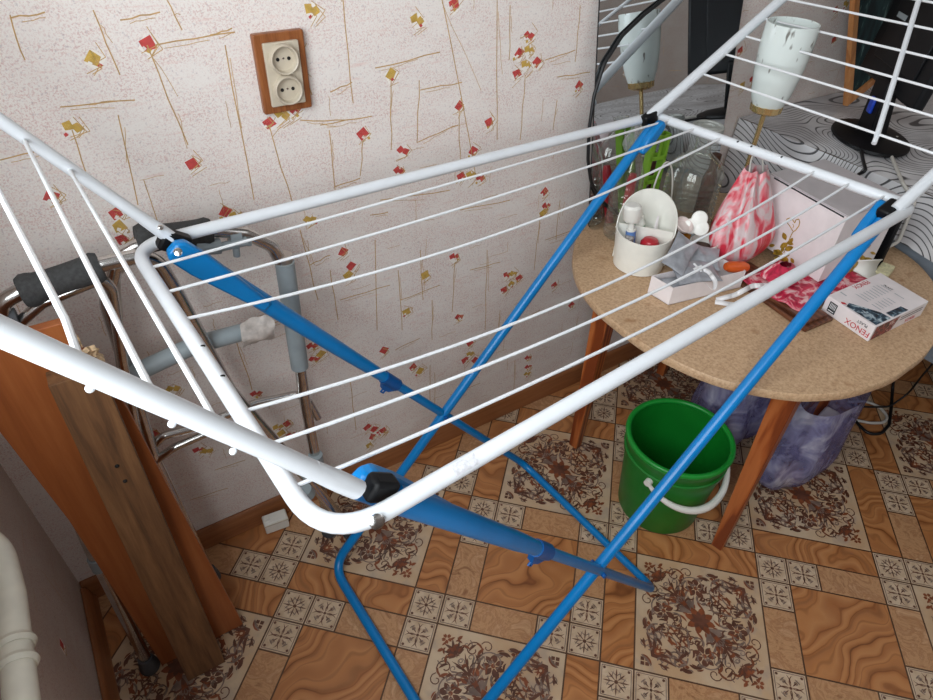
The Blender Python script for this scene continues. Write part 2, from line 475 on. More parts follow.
        if bevel:
            md = o.modifiers.new('bevel', 'BEVEL'); md.width = bevel; md.segments = 2; md.limit_method = 'ANGLE'
        if solid:
            md = o.modifiers.new('solid', 'SOLIDIFY'); md.thickness = solid
        if sub:
            md = o.modifiers.new('sub', 'SUBSURF'); md.levels = sub; md.render_levels = sub
        if kind: o['kind'] = kind
        if label: o['label'] = label
        return o

def thing(name, label, cat, loc, group=None):
    o = bpy.data.objects.new(name, None); o.empty_display_size = 0.05
    COL.objects.link(o); o.location = Vector(loc); o['label'] = label; o['category'] = cat
    if group: o['group'] = group
    return o
def tag(o, label, cat, group=None, kind=None):
    o['label'] = label; o['category'] = cat
    if group: o['group'] = group
    if kind: o['kind'] = kind
    return o

# ------------------------------------------------------------------ room shell
RX, RY, RZ = 3.0, -2.6, 2.5
SQ2 = math.sqrt(2)
def tile_xy(u, v): return (((u - v) / SQ2 + 19.55) * U, (-(u + v) / SQ2 - 10.1) * U)

def clip_room(poly):
    """clip a convex polygon [(x, y, a, b)] to the room rectangle"""
    def cut(ps, f):
        out = []
        for i, p in enumerate(ps):
            q = ps[(i + 1) % len(ps)]; a, b = f(p), f(q)
            if a >= 0: out.append(p)
            if (a < 0) != (b < 0):
                t = a / (a - b); out.append(tuple(p[k] + (q[k] - p[k]) * t for k in range(len(p))))
        return out
    for f in (lambda p: p[0], lambda p: RX - p[0], lambda p: -p[1], lambda p: p[1] - RY):
        if not poly: return []
        poly = cut(poly, f)
    return poly

fl = MB()
fl.poly([(0, RY, 0), (RX, RY, 0), (RX, 0, 0), (0, 0, 0)], 0)
PROTO = [('O', 0, 0, 4, 4), ('O', 11, 1, 4, 4), ('W', 4, 0, 1, 4), ('W', 10, 1, 1, 4), ('W', 0, 4, 4, 1), ('W', 11, 0, 4, 1),
         ('Q', 6, 1, 3, 3), ('Q', 16, 1, 3, 3), ('B', 7, 0, 2, 1), ('B', 9, 1, 1, 2), ('B', 17, 0, 2, 1), ('B', 19, 1, 1, 2),
         ('B', 5, 2, 1, 2), ('B', 6, 4, 2, 1), ('B', 15, 2, 1, 2), ('B', 16, 4, 2, 1)]
for c, r in ((5, 0), (6, 0), (9, 0), (10, 0), (15, 0), (16, 0), (19, 0), (5, 1), (15, 1), (9, 3), (19, 3), (4, 4), (5, 4), (8, 4), (9, 4), (15, 4), (18, 4), (19, 4)):
    star = (c, r) in ((15, 0), (5, 0), (4, 4), (19, 4), (9, 4), (10, 0))
    PROTO.append(('S' if star else 's', c, r, 1, 1))
MATI = {'O': 1, 'W': 2, 'Q': 2, 'B': 3, 'S': 4, 's': 4}

# printed ornament: strokes and leaves in tile units
def leaf(x, y, a, L, w, bend=0.0, n=5):
    l, r = [], []
    for k in range(n + 1):
        t = k / n; aa = a + bend * (t - 0.5)
        px, py = x + cos(a + bend * t * 0.5) * L * t, y + sin(a + bend * t * 0.5) * L * t
        ww = w * sin(pi * min(max(t, 0.02), 0.985)) ** 0.8
        l.append((px - sin(aa) * ww, py + cos(aa) * ww)); r.append((px + sin(aa) * ww, py - cos(aa) * ww))
    return [[l[k], l[k + 1], r[k + 1], r[k]] for k in range(n)]
def stroke(pts, w):
    out = []
    for k in range(len(pts) - 1):
        (x0, y0), (x1, y1) = pts[k], pts[k + 1]; d = math.hypot(x1 - x0, y1 - y0) or 1
        nx, ny = -(y1 - y0) / d * w, (x1 - x0) / d * w
        out.append([(x0 + nx, y0 + ny), (x1 + nx, y1 + ny), (x1 - nx, y1 - ny), (x0 - nx, y0 - ny)])
    return out
def spiral(cx, cy, r, a, turns, w, n=14):
    pts = []
    for k in range(n + 1):
        t = k / n; rr = r * (1 - 0.8 * t); aa = a + turns * 2 * pi * t
        pts.append((cx + rr * cos(aa), cy + rr * sin(aa)))
    return stroke(pts, w)
def disc(x, y, r, n=8, a=0): return [[(x + r * cos(a + 2 * pi * k / n), y + r * sin(a + 2 * pi * k / n)) for k in range(n)]]
def rosette(x, y, r, n, a=0):
    out = []
    for k in range(n):
        aa = a + 2 * pi * k / n
        out += leaf(x + cos(aa) * r * 0.22, y + sin(aa) * r * 0.22, aa, r * 0.8, r * 0.24, 0, 4)
    return out
def ornate_art():
    rnd = random.Random(3)
    A = []                                      # (material index, polygon)
    half = []
    def add(mi, ps): half.extend((mi, p) for p in ps)
    add(5, rosette(-0.08, -1.12, 0.34, 7, 0.3)); add(7, disc(-0.08, -1.12, 0.07))
    add(6, spiral(-0.08, -1.12, 0.62, 2.4, 0.7, 0.022)); add(5, spiral(-0.75, -1.45, 0.3, 0.2, -1.1, 0.02))
    add(6, spiral(0.75, -1.35, 0.34, 3.0, 1.1, 0.022)); add(5, spiral(0.62, -0.62, 0.36, 4.4, -1.0, 0.02))
    add(6, spiral(1.35, -0.95, 0.28, 1.8, -1.1, 0.02)); add(5, spiral(0.95, -0.3, 0.26, 0.5, 1.0, 0.018))
    for k in (-3, -2, -1, 0):                   # palmette towards the corner
        add(6 if k % 2 else 5, leaf(-0.5, -0.5, radians(225 + k * 17), 0.92 - 0.1 * abs(k), 0.042, -0.5))
        add(6, spiral(-0.5 + .75 * cos(radians(225 + k * 24)), -0.5 + .75 * sin(radians(225 + k * 24)), .12, 1.0, 1.0, .014, 9))
    for k in (-2, -1, 0): add(5, leaf(-1.2, -1.2, radians(225 + k * 30), 0.48 - 0.06 * abs(k), 0.05, -0.6))
    for (sx, sy, sr, st, tt) in ((-.55, -.95, .24, 1.0, 1.1), (.3, -.75, .2, 2.5, -1.0), (.45, -1.1, .16, .5, 1.0), (-.35, -1.62, .2, 3.4, 1.0), (1.1, -1.72, .14, 1.2, -1), (1.15, -.62, .2, 2.2, 1.1), (.75, -.1, .2, 4.0, -1.1), (1.55, -1.15, .17, .4, 1), (-.95, -1.55, .17, 5, 1)):
        add(5 if sr > .18 else 6, spiral(sx, sy, sr, st, tt, .016, 10))
    add(7, rosette(-1.6, -1.6, 0.16, 5))
    for k in range(-2, 3): add(6 if k else 5, leaf(0.2, 0.2, radians(225 + 180 + k * 20), 0.62, 0.045, 0.3))
    for (x, y) in ((1.62, -1.62), (1.76, -1.62), (1.62, -1.76), (1.76, -1.76)): add(5, [[(x - .055, y - .055), (x + .055, y - .055), (x + .055, y + .055), (x - .055, y + .055)]])
    add(5, leaf(1.5, -1.5, radians(150), 0.6, 0.07, 0.8)); add(5, leaf(1.5, -1.5, radians(175), 0.75, 0.05, 0.6)); 
    add(5, rosette(0.55, -1.62, 0.17, 5, 0.4)); add(7, rosette(1.55, -0.55, 0.17, 5, 0.1))
    n = 0
    while n < 88:                               # loose acanthus leaves that fill the ground
        x, y = rnd.uniform(-1.75, 1.75), rnd.uniform(-1.75, 1.75)
        if x < y or math.hypot(x, y) < 0.5 or math.hypot(x + .08, y + 1.12) < 0.4: continue
        a = math.atan2(y + 1.12, x + .08) + pi / 2 + rnd.uniform(-.9, .9)
        L = rnd.uniform(.16, .34)
        if abs(x + cos(a) * L) > 1.82 or abs(y + sin(a) * L) > 1.82: continue
        add(rnd.choice((5, 5, 6, 7)), leaf(x, y, a, L, rnd.uniform(.028, .055), rnd.uniform(-1.8, 1.8))); n += 1
    for mi, p in half:
        A.append((mi, p)); A.append((mi, [(y, x) for x, y in p])); A.append((mi, [(-x, -y) for x, y in p])); A.append((mi, [(-y, -x) for x, y in p]))
    A += [(7, p) for p in rosette(0, 0, 0.46, 8, 0.2)]
    A += [(5, p) for p in disc(0, 0, 0.16)] + [(5, p) for p in rosette(0, 0, 0.3, 8, 0.6)]
    return [(mi, [(x + 2, y + 2) for x, y in p]) for mi, p in A]
def small_art(star):
    A = []
    f = 0.43
    for a, b in (((-f, -f), (f, -f)), ((f, -f), (f, f)), ((f, f), (-f, f)), ((-f, f), (-f, -f))): A += [(6, p) for p in stroke([a, b], 0.012)]
    for sx in (-1, 1):
        for sy in (-1, 1): A += [(5, p) for p in disc(sx * .36, sy * .36, .045, 7)]
    if star:
        for k in range(8):
            a = k * pi / 4
            A += [(5, p) for p in leaf(.05 * cos(a), .05 * sin(a), a, .34 if k % 2 == 0 else .3, .022)]
            for s in (-1, 1): A += [(6, p) for p in leaf(.16 * cos(a), .16 * sin(a), a + s * .55, .2, .016, s * .8)]
        A += [(5, p) for p in disc(0, 0, .06)]
    else:
        for k in range(4):
            a = k * pi / 2
            for s in (-1, 1):
                A += [(5, p) for p in leaf(.04 * cos(a), .04 * sin(a), a + s * .36, .36, .02, -s * 1.2)]
                A += [(6, p) for p in spiral(.25 * cos(a + s * .7), .25 * sin(a + s * .7), .09, a, s * 1.0, .013, 8)]
            A += [(5, p) for p in leaf(.1 * cos(a + pi / 4), .1 * sin(a + pi / 4), a + pi / 4, .2, .02)]
        A += [(5, p) for p in disc(0, 0, .045)]
    return [(mi, [(x + .5, y + .5) for x, y in p]) for mi, p in A]
ART = {'O': ornate_art(), 'S': small_art(True), 's': small_art(False)}
rnd = random.Random(11)
for ka in range(-9, 14):
    for kb in range(-6, 7):
        for kind, c, r, w, h in PROTO:
            u0, v0 = c + 5 * ka + 20 * kb - 15, r + 5 * ka
            cx, cy = tile_xy(u0 + w / 2, v0 + h / 2)
            if not (-0.35 < cx < RX + 0.35 and RY - 0.35 < cy < 0.35): continue
            e = 0.025; ou, ov = rnd.uniform(0, 5), rnd.uniform(0, 5)
            ps = []
            for (u, v) in ((e, e), (e, h - e), (w - e, h - e), (w - e, e)):
                x, y = tile_xy(u0 + u, v0 + v)
                a, b = (u * U + ou, v * U + ov)
                if kind == 'W' and h > w: a, b = b, a
                if kind == 'Q': a, b = (a + b) * .75, (a - b) * .6
                ps.append((x, y, a, b))
            ps = clip_room(ps)
            if len(ps) < 3: continue
            fl.poly([(p[0], p[1], 0.0004) for p in ps], MATI[kind], [(p[2], p[3]) for p in ps])
            if kind in ART and cx < 2.75 and cy > -1.3:
                for iq, (mi, q) in enumerate(ART[kind]):
                    t = [tile_xy(u0 + x, v0 + y) for x, y in q]
                    if all(0.0 < x < RX and RY < y < 0 for x, y in t): fl.poly([(x, y, 0.0006 + iq * 4e-7) for x, y in t], mi)
fl.build('floor', ['grout', 't_ornate', 't_wood', 't_beige', 't_small', 'ink', 'ink2', 'ink3'], kind='structure', smooth=False, fix=False)
# make every floor face look up
me = bpy.data.objects['floor'].data
import bmesh as _bm
b = _bm.new(); b.from_mesh(me)
for f in b.faces:
    f.normal_update()
    if f.normal.z < 0: f.normal_flip()
b.to_mesh(me); b.free()

# wallpaper: print on each wall, motifs given in wall coordinates (s along the wall, z up)
def motif_line(s0, z0, s1, z1, w, r):
    return stroke([(s0 + (s1 - s0) * k / 4 + (r.uniform(-.0018, .0018) if 0 < k < 4 else 0), z0 + (z1 - z0) * k / 4 + (r.uniform(-.0018, .0018) if 0 < k < 4 else 0)) for k in range(5)], w)
def petal(s, z, size, r, ang=None):
    a = r.uniform(.3, 1.1) if ang is None else ang
    pts = []
    for k, (dx, dz) in enumerate(((-1, -.75), (.85, -1), (1, .8), (-.8, 1))):
        dx *= size * r.uniform(.75, 1.1); dz *= size * r.uniform(.75, 1.1)
        pts.append((s + dx * cos(a) - dz * sin(a), z + dx * sin(a) + dz * cos(a)))
    return pts
def draw_motif(kind, s, z, r):
    out = []
    def sq(mi, s, z, size):
        out.append((2 if mi == 'r' else 3, petal(s, z, size, r)))
    if kind in ('r', 'y'):
        out.append((4, petal(s + .002, z - .003, .0138, r)))
        a = r.uniform(.2, 1.0)
        if r.random() < .6: sq(kind, s, z, .0108)
        else:
            out.append((2 if kind == 'r' else 3, petal(s - .0055, z + .003, .0078, r, a))); out.append((2 if kind == 'r' else 3, petal(s + .0065, z - .002, .0074, r, a + .3)))
        if r.random() < .6: out.append((4, petal(s + r.uniform(-.007, .007), z - .006, .0036, r)))
        if r.random() < .5: out.append((3 if kind == 'r' else 2, petal(s + r.uniform(-.012, .012), z - .010, .0032, r)))
        for k in range(4):
            q = petal(s + r.uniform(-.006, .006), z + r.uniform(-.012, .006), r.uniform(.009, .016), r)
            out.extend((1, p) for p in stroke([q[0], q[1], q[2]][:r.choice((2, 3))], .0006))
    return out
WALLPX = [('r',147,44),('y',93,59),('y',72,127),('r',192,164),('r',116,214),('y',119,226),('r',122,240),('r',51,197),('r',269,123),('y',282,115),('r',295,110),('r',225,212),('y',236,216),('y',312,10),
 ('r',454,4),('y',417,20),('y',391,74),('r',363,134),('r',403,151),('r',399,171),('r',459,106),('r',461,177),('y',471,175),('r',480,178),('r',473,151),('r',519,53),('y',529,50),('y',526,65),('r',537,62),('r',517,74),('r',529,36),
 ('r',579,86),('r',544,192),('r',546,206),('y',543,213),('r',343,252),('r',351,266),('y',348,275),('r',454,257),('y',425,275),('r',507,275),('y',513,274),('r',519,278),('r',504,290),('y',511,284),('r',554,285),('y',406,312),('r',459,317),('r',571,305),('r',384,350),
 ('r',314,359),('y',321,354),('r',312,346),('r',413,367),('y',420,371),('r',465,360),('y',470,354),('r',475,360),('r',470,343),('r',528,367),('r',528,358),('y',527,374),('r',367,427),('r',372,437),('y',369,445),('r',256,394),('r',286,424),('y',278,427),('r',291,435),('y',281,433),
 ('r',154,434),('r',199,450),('y',207,451),('y',173,389),('y',213,336),('y',236,332),('y',310,220),('r',740,51),('r',836,10),('y',846,4),('r',798,32),('y',742,86),('r',752,80)]
STEMS = [(440,-10,476,178),(497,0,497,140),(343,0,353,103),(525,75,520,140),(419,80,417,143),(391,80,391,150),(580,5,575,62),(147,45,188,145),(93,10,120,75),(225,45,254,200),(167,0,182,30),(269,125,293,205),(72,130,90,190),(118,115,138,205),(459,110,460,165),(363,140,360,176),(329,130,335,190),(557,100,553,130),
 (10,15,25,60),(300,60,312,95),(510,5,509,60),(420,250,423,300),(455,262,452,312),(375,240,377,330),(487,250,485,330),(540,215,534,270),(560,200,556,240),(330,270,338,320),(398,270,402,330),(300,230,318,300),(432,300,432,340),(350,380,356,430),(236,340,252,390),(430,365,430,400),(500,310,496,350),(515,360,513,400)]
HORIZ = [(0,160,45,150),(10,18,45,12),(120,20,160,12),(60,107,135,100),(155,45,235,32),(210,35,232,28),(375,68,440,52),(330,92,352,82),(420,90,462,82),(545,60,575,50),(520,38,528,35),(557,77,590,72),(300,120,348,120),(320,125,372,116),(418,142,458,125),(334,187,360,178),(460,210,510,200),(380,200,450,190),(400,300,440,285),
 (500,330,540,310),(340,300,390,285),(250,330,290,318),(180,430,215,415),(215,470,245,460),(190,500,228,488),(370,215,388,212),(415,220,438,216),(470,270,500,262),(545,240,580,228),(310,265,330,255),(450,395,480,383),(395,350,420,338)]
def wall_art(r, W, H, back):
    art = []
    if back:
        for k, x, y in WALLPX:
            p = on_y(x, y, 0); art += draw_motif(k, p.x, p.z, r)
        for x0, y0, x1, y1 in STEMS:
            a, b_ = on_y(x0, y0, 0), on_y(x1, y1, 0); art += [(1, q) for q in motif_line(a.x, a.z, b_.x, b_.z, .0009, r)]
            if r.random() < .55: art += [(1, q) for q in motif_line(a.x + .004, a.z - .02, b_.x + .003, a.z * .5 + b_.z * .5, .0005, r)]
        for x0, y0, x1, y1 in HORIZ:
            a, b_ = on_y(x0, y0, 0), on_y(x1, y1, 0); art += [(1, q) for q in motif_line(a.x, a.z, b_.x, b_.z, .0010, r)]
            art += [(1, q) for q in motif_line(a.x + .012, a.z - .006, (a.x + b_.x) / 2 + .02, b_.z - .007, .0005, r)]
    n = int(W * H * 15)
    seen = [on_y(x, y, 0) for _, x, y in WALLPX] if back else []
    for k in range(n):
        s, z = r.uniform(.03, W - .03), r.uniform(.12, H - .03)
        if back and s < 1.4 and z < 1.32 and r.random() < .85: continue
        c = r.random()
        if c < .45: art += draw_motif(r.choice('rry'), s, z, r)
        elif c < .6:
            for q in range(4): art += draw_motif(r.choice('rry'), s + r.uniform(-.018, .018), z + r.uniform(-.03, .03), r)
        else:
            if r.random() < .5: art += [(1, q) for q in motif_line(s, z, s + .002, max(.1, z - r.uniform(.06, .2)), .0007, r)]
            else: art += [(1, q) for q in motif_line(s, z, min(W, s + r.uniform(.04, .12)), z + .003, .0007, r)]
    # fine frame strokes that fill the ground
    for k in range(int(W * H * 60)):
        s, z = r.uniform(.03, W - .15), r.uniform(.1, H - .03)
        L = r.uniform(.02, .06)
        if r.random() < .5: art += [(1, q) for q in motif_line(s, z, s + L, z, .00045, r)]
        else:
            art += [(1, q) for q in motif_line(s, z, s, max(.08, z - L), .00045, r)]
    return [(mi, p) for mi, p in art if all(0.005 < s < W - .005 and .07 < z < H for s, z in p)]
def wall(name, W, H, to3, back=False, seed=1, hole=None):
    mb = MB()
    def rect(s0, z0, s1, z1, mi=0): mb.poly([to3(s0, z0, 0), to3(s1, z0, 0), to3(s1, z1, 0), to3(s0, z1, 0)], mi)
    if hole:
        a, b_, c, d = hole
        rect(0, 0, W, b_); rect(0, d, W, H); rect(0, b_, a, d); rect(c, b_, W, d)
    else: rect(0, 0, W, H)
    for k, (mi, p) in enumerate(wall_art(random.Random(seed), W, H, back)):
        if hole and any(hole[0] - .01 < s < hole[2] + .01 and hole[1] - .01 < z < hole[3] + .01 for s, z in p): continue
        mb.poly([to3(s, z, .0004 + k * 1.5e-7) for s, z in p], mi)
    mb.build(name, ['wallpaper_far_shade' if name in ('wall_right', 'wall_front') else 'wallpaper_shade' if name == 'wall_left' else 'wallpaper', 'wp_line', 'wp_red', 'wp_yellow', 'wp_white'], kind='structure', smooth=False, fix=False)
wall('wall_back', RX, RZ, lambda s, z, e: (s, -e, z), True, 2)
WIN = (0.42, 1.02, 1.72, 2.28)              # window opening in the left wall: s from the corner, z
wall('wall_left', -RY, RZ, lambda s, z, e: (e, -s, z), False, 5, WIN)
wall('wall_right', -RY, RZ, lambda s, z, e: (RX - e, -s, z), False, 6)
wall('wall_front', RX, RZ, lambda s, z, e: (s, RY + e, z), False, 9)
m_ceil = plain('ceiling_white', (150, 146, 142), 0.8, var=0.02)
MB().poly([(0, RY, RZ), (RX, RY, RZ), (RX, 0, RZ), (0, 0, RZ)]).build('ceiling', m_ceil, kind='structure', smooth=False)
# skirting boards
def skirting(name, to3, L, s0=0.0):
    prof = [(0.0015, 0.001), (0.021, 0.001), (0.021, 0.012), (0.016, 0.022), (0.0135, 0.048), (0.010, 0.056), (0.0065, 0.060), (0.0015, 0.060)]
    mb = MB(); n = len(prof); i0 = 0
    for s in (s0, L):
        for (e, z) in prof: mb.v.append(to3(s, e, z))
    for k in range(n):
        j = (k + 1) % n; mb.f.append((k, j, n + j, n + k)); mb.mi.append(0)
    mb.f.append(tuple(range(n))); mb.mi.append(0); mb.f.append(tuple(range(n, 2 * n))); mb.mi.append(0)
    mb.build(name, 'base_wood', kind='structure')
skirting('baseboard_back', lambda s, e, z: (s, -e, z), RX - .002, .002)
m2 = MB()
skirting('baseboard_left', lambda s, e, z: (e, -s, z), -RY - .002, .022)
# window in the left wall (behind the photographer's left shoulder)
win = MB()
a, b_, c, d = WIN
for (s0, z0, s1, z1) in ((a, b_, c, b_ + .06), (a, d - .06, c, d), (a, b_ + .06, a + .06, d - .06), (c - .06, b_ + .06, c, d - .06), ((a + c) / 2 - .04, b_ + .06, (a + c) / 2 + .04, d - .06)):
    win.box((-.09, -s1, z0), (-.03, -s0, z1))
wo = win.build('window_1', 'white_paint', kind='structure', bevel=.004, smooth=False)
rev = MB()
rev.poly([(0, -a, b_), (0, -c, b_), (-.14, -c, b_), (-.14, -a, b_)]); rev.poly([(0, -a, d), (0, -c, d), (-.14, -c, d), (-.14, -a, d)])
rev.poly([(0, -a, b_), (0, -a, d), (-.14, -a, d), (-.14, -a, b_)]); rev.poly([(0, -c, b_), (0, -c, d), (-.14, -c, d), (-.14, -c, b_)])
rev.build('trim_1', m_ceil, kind='structure', smooth=False)

# ------------------------------------------------------------------ clothes drying rack
rack = thing('clothes_drying_rack', 'unfolded white wire clothes drying rack with raised wings and crossed blue legs', 'drying rack', (0.93, -0.47, 0))
ZB = 0.94
bed_c = [V(.333, -.172, ZB), V(1.432, -.150, ZB), V(1.523, -.690, ZB), V(.376, -.790, ZB)]
bed = MB().tube(fillet(bed_c, [.055, .028, .028, .065], 10, True), .0098, 14, closed=True)
bedo = bed.build('bed_frame', 'white_paint', rack)
def between(a, b, t): return a + (b - a) * t
def side_y(i, j, y):
    a, b = bed_c[i], bed_c[j]; return between(a, b, (y - a.y) / (b.y - a.y))
for yl, yr, sag in ((-.248, -.190, .002), (-.320, -.253, .013), (-.392, -.315, .040), (-.591, -.514, .052), (-.651, -.580, .042), (-.716, -.642, .031)):
    wa, wb_ = side_y(0, 3, yl) + V(.004, 0, .004), side_y(1, 2, yr) + V(-.004, 0, .004)
    MB().tube([between(wa, wb_, k / 16) - V(0, 0, sag * 4 * (k / 16) * (1 - k / 16)) for k in range(17)], .0023, 8).build('line_wire', 'wire_white', rack)
for i, j, ys in ((0, 3, (-.463, -.528)), (1, 2, (-.352, -.382, -.446))):
    for y in ys:
        p = side_y(i, j, y); s = 1 if i == 0 else -1
        MB().ball(p + V(.0036 * s, 0, .0078), .0028, 8, 6, sq=(1.3, .8, .8)).build('wire_hole', 'hole', bedo)
# maker's sticker on the front tube: a worn grey patch
pa = between(bed_c[3], bed_c[2], .122)
pb = between(bed_c[3], bed_c[2], .148)
stk = MB(); dirv = (pb - pa).normalized(); side = V(0, 0, 1).cross(dirv)
def stf(u, v):
    ang = radians(20 + 75 * v); p = pa + (pb - pa) * u
    return p + (-side * cos(ang) + V(0, 0, 1) * sin(ang)) * .0101
stk.grid(stf, 3, 6).build('sticker', plain('worn_sticker', (216, 216, 220), 0.5, var=0.10, nscale=260), bedo)

def wing(hb, hf, th, length, rad, name, sgn):
    ax = (hf - hb).normalized(); up = V(0, 0, 1)
    per = ax.cross(up); per.normalize()
    if per.x * sgn < 0: per = -per
    D = V(sgn * cos(th), 0, sin(th))
    b0, f0 = hb, hf
    pts = [b0 + D * .006, b0 + D * length, f0 + D * length, f0 + D * (.020 if sgn < 0 else .004)]
    fo = MB().tube(fillet(pts, .05, 8), rad, 14).build(name, 'white_paint', rack)
    return D, fo
HBL, HFL = V(.389, -.196, ZB + .008), V(.428, -.766, ZB + .014)
Dl, wl = wing(HBL, HFL, radians(54.2), .455, .0086, 'left_wing_frame', -1)
def wpt(H, D, s): return H + D * s
for kind, pts in (('a', [V(.204, -.205, 1.212), V(.235, -.511, 1.198), V(.256, -.714, 1.193), V(.258, -.764, 1.196)]),
                  ('b', [V(.256, -.207, 1.130), V(.289, -.768, 1.151)]), ('c', [V(.291, -.203, 1.083), V(.321, -.767, 1.107)]),
                  ('d', [V(.168, -.215, 1.268), V(.226, -.700, 1.245), V(.226, -.772, 1.248)])):
    MB().tube(fillet(pts, .02, 4), .0026, 8).build('line_wire', 'wire_white', rack)
for x, y in ((90, 390), (172, 425.5), (233, 453)):
    MB().ball(on_y(x, y - 1.5, -.768), .0030, 10, 8).build('wire_stop', 'white_paint', wl)
HBR, HFR = V(1.402, -.162, ZB + .008), V(1.478, -.684, ZB + .006)
Dr, wr_ = wing(HBR, HFR, radians(30.3), .56, .0110, 'right_wing_frame', 1)
rw = [(V(1.534, -.163, 1.021), V(1.591, -.652, 1.011)), (V(1.591, -.161, 1.055), V(1.649, -.601, 1.05)), (V(1.643, -.159, 1.086), V(1.695, -.561, 1.081)),
      (V(1.693, -.153, 1.116), V(1.747, -.516, 1.116)), (V(1.750, -.150, 1.150), V(1.806, -.47, 1.149)), (V(1.806, -.148, 1.184), V(1.862, -.43, 1.183))]
for p, q in rw:
    d = (q - p); t = (-.672 - p.y) / d.y
    MB().tube([p, p + d * t], .0024, 8).build('line_wire', 'wire_white', rack)
ba, bb = V(1.578, -.555, 1.010), V(1.900, -.368, 1.220)
MB().tube([ba, bb], .0052, 10).tube([ba, ba + V(-.012, -.006, -.010)], .0045, 8).build('support_bar', 'white_paint', rack)

# legs: a U of blue tube each
def leg_u(hb, fb, ff, hf, rr, name, sleeve=0.0):
    pts = fillet([hb, fb, ff, hf], [0, .055, .055, 0], 8)
    return MB().tube(pts, rr, 12).build(name, 'blue_paint', rack)
A1, A2, A3, A4 = V(.392, -.208, ZB - .004), V(1.120, -.216, .0115), V(1.160, -.700, .0115), V(.440, -.752, ZB - .004)
la = leg_u(A1, A2, A3, A4, .0098, 'leg_frame')
B1, B2, B3, B4 = V(1.398, -.176, ZB - .010), V(.522, -.238, .0115), V(.548, -.735, .0115), V(1.474, -.674, ZB - .010)
lb = leg_u(B1, B2, B3, B4, .0112, 'leg_frame')
for (h, f, tt) in ((A1, A2, .44), (A4, A3, .37)):
    e = between(h, f, tt)
    MB().tube([between(h, f, .03), between(h, f, .3), e], [.0165, .0145, .0118], 14, flat=(1, 1)).build('leg_sleeve', 'blue_paint', la)
    d = (f - h).normalized(); dn = V(0, 0, -1) - d * d.dot(V(0, 0, -1)); dn.normalize()
    cl = MB()
    cl.tube([e - d * .012, e + d * .035], .0140, 12)
    w = d.cross(dn) * .006
    o1 = [e - d * .008 + dn * .010, e + d * .040 + dn * .010, e + d * .024 + dn * .022, e + d * .006 + dn * .024]
    cl.prism([p - w for p in o1], w * 2)
    cl.tube([e + d * .012 + dn * .024 + V(0, 0, 0), e + d * .012 + dn * .031, e + d * .020 + dn * .031, e + d * .020 + dn * .024], .0022, 8)
    cl.build('locking_clip', 'blue_dark', la)
for h, f in ((A2, A3), (B2, B3)): pass
# pivots where the legs cross
for (a0, a1, b0, b1) in ((A1, A2, B1, B2), (A4, A3, B4, B3)):
    t = (B1.x - A1.x) / ((A2.x - A1.x) + (B1.x - B2.x))
    p, q = between(a0, a1, t), between(b0, b1, t)
    c = (p + q) / 2
    MB().tube([c + V(0, .020, 0), c + V(0, -.020, 0)], .0048, 10).build('pivot_rivet', 'blue_dark', rack)
# hinge brackets and black hinge blocks
def bracket(h, f, y0, kw=1.0, ln=.17):
    d = (f - h).normalized(); n = V(0, 1, 0); w = d.cross(n).normalized()
    if w.z < 0: w = -w
    k = kw
    p = [h - d * .020 + w * .010 * k, h - d * .010 + w * .019 * k, h + d * .03 + w * .020 * k, h + d * ln + w * .010 * k, h + d * ln - w * .010 * k, h + d * .03 - w * .020 * k, h - d * .010 - w * .019 * k, h - d * .020 - w * .010 * k]
    return MB().prism([q + V(0, y0, 0) for q in p], V(0, -.018 if y0 < 0 else .018, 0))
bracket(A1, A2, -.0005).build('hinge_bracket', 'blue_paint', la, bevel=.004)
bracket(A4, A3, .0005).build('hinge_bracket', 'blue_paint', la, bevel=.004)
bracket(B1, B2, -.008, .62, .06).build('hinge_bracket', 'blue_paint', lb, bevel=.004)
bracket(B4, B3, .008, .62, .06).build('hinge_bracket', 'blue_paint', lb, bevel=.004)
def hinge_block(p, size, rot): 
    m = Matrix.Translation(p) @ Matrix.Rotation(rot, 4, 'Y')
    return MB().box((-size[0], -size[1], -size[2]), size, 0, m)
hinge_block(V(.446, -.760, ZB + .004), (.016, .011, .013), radians(35)).build('hinge_block', 'black_plastic', rack, bevel=.005)
hinge_block(V(.388, -.192, ZB + .004), (.022, .012, .016), radians(35)).build('hinge_block', 'black_plastic', rack, bevel=.005)
hinge_block(V(1.400, -.163, ZB + .004), (.018, .010, .014), radians(-20)).build('hinge_block', 'black_plastic', rack, bevel=.005)
hinge_block(V(1.476, -.674, ZB - .004), (.020, .013, .015), radians(-20)).build('hinge_block', 'black_plastic', rack, bevel=.005)
# flattened tube ends of the wings with a rivet each
for H, D, s in ((HBL, Dl, 1), (HFL, Dl, 1), (HBR, Dr, 1), (HFR, Dr, 1)):
    H = H + D * (.018 if H is HFL else 0)
    MB().tube([H - D * .006, H + D * .02, H + D * .06], [.0098 if D is Dl else .0122, .0100 if D is Dl else .0126, .0086 if D is Dl else .0110], 12, flat=(1.05, .85)).build('tube_end', 'white_paint', wl if D is Dl else wr_)
def screw(p, ax, r=.006):
    ax = Vector(ax).normalized()
    return MB().tube([p - ax * .001, p + ax * .0012, p + ax * .0026], [r, r, r * .55], 14)
screw(on_z(178, 252, ZB + .02), (-.1, -.7, .7)).build('screw', 'chrome', la)
screw(V(.4248, -.7960, ZB + .0073), (-.1, -.85, .55), .0075).build('screw', 'chrome', bedo)
screw(HBL + Dl * .03 + V(.003, -.009, .006), (.2, -.8, .6), .004).build('screw', 'chrome', wl)

# ------------------------------------------------------------------ walking frame (folded, standing in the corner)
wk = thing('walking_frame', 'folded aluminium walking frame with dark grey handgrips standing in the corner', 'walking frame', (.34, -.17, 0))
YA, YB = -.106, -.163
def yo(x, y, Y): return on_y(x, y, Y)
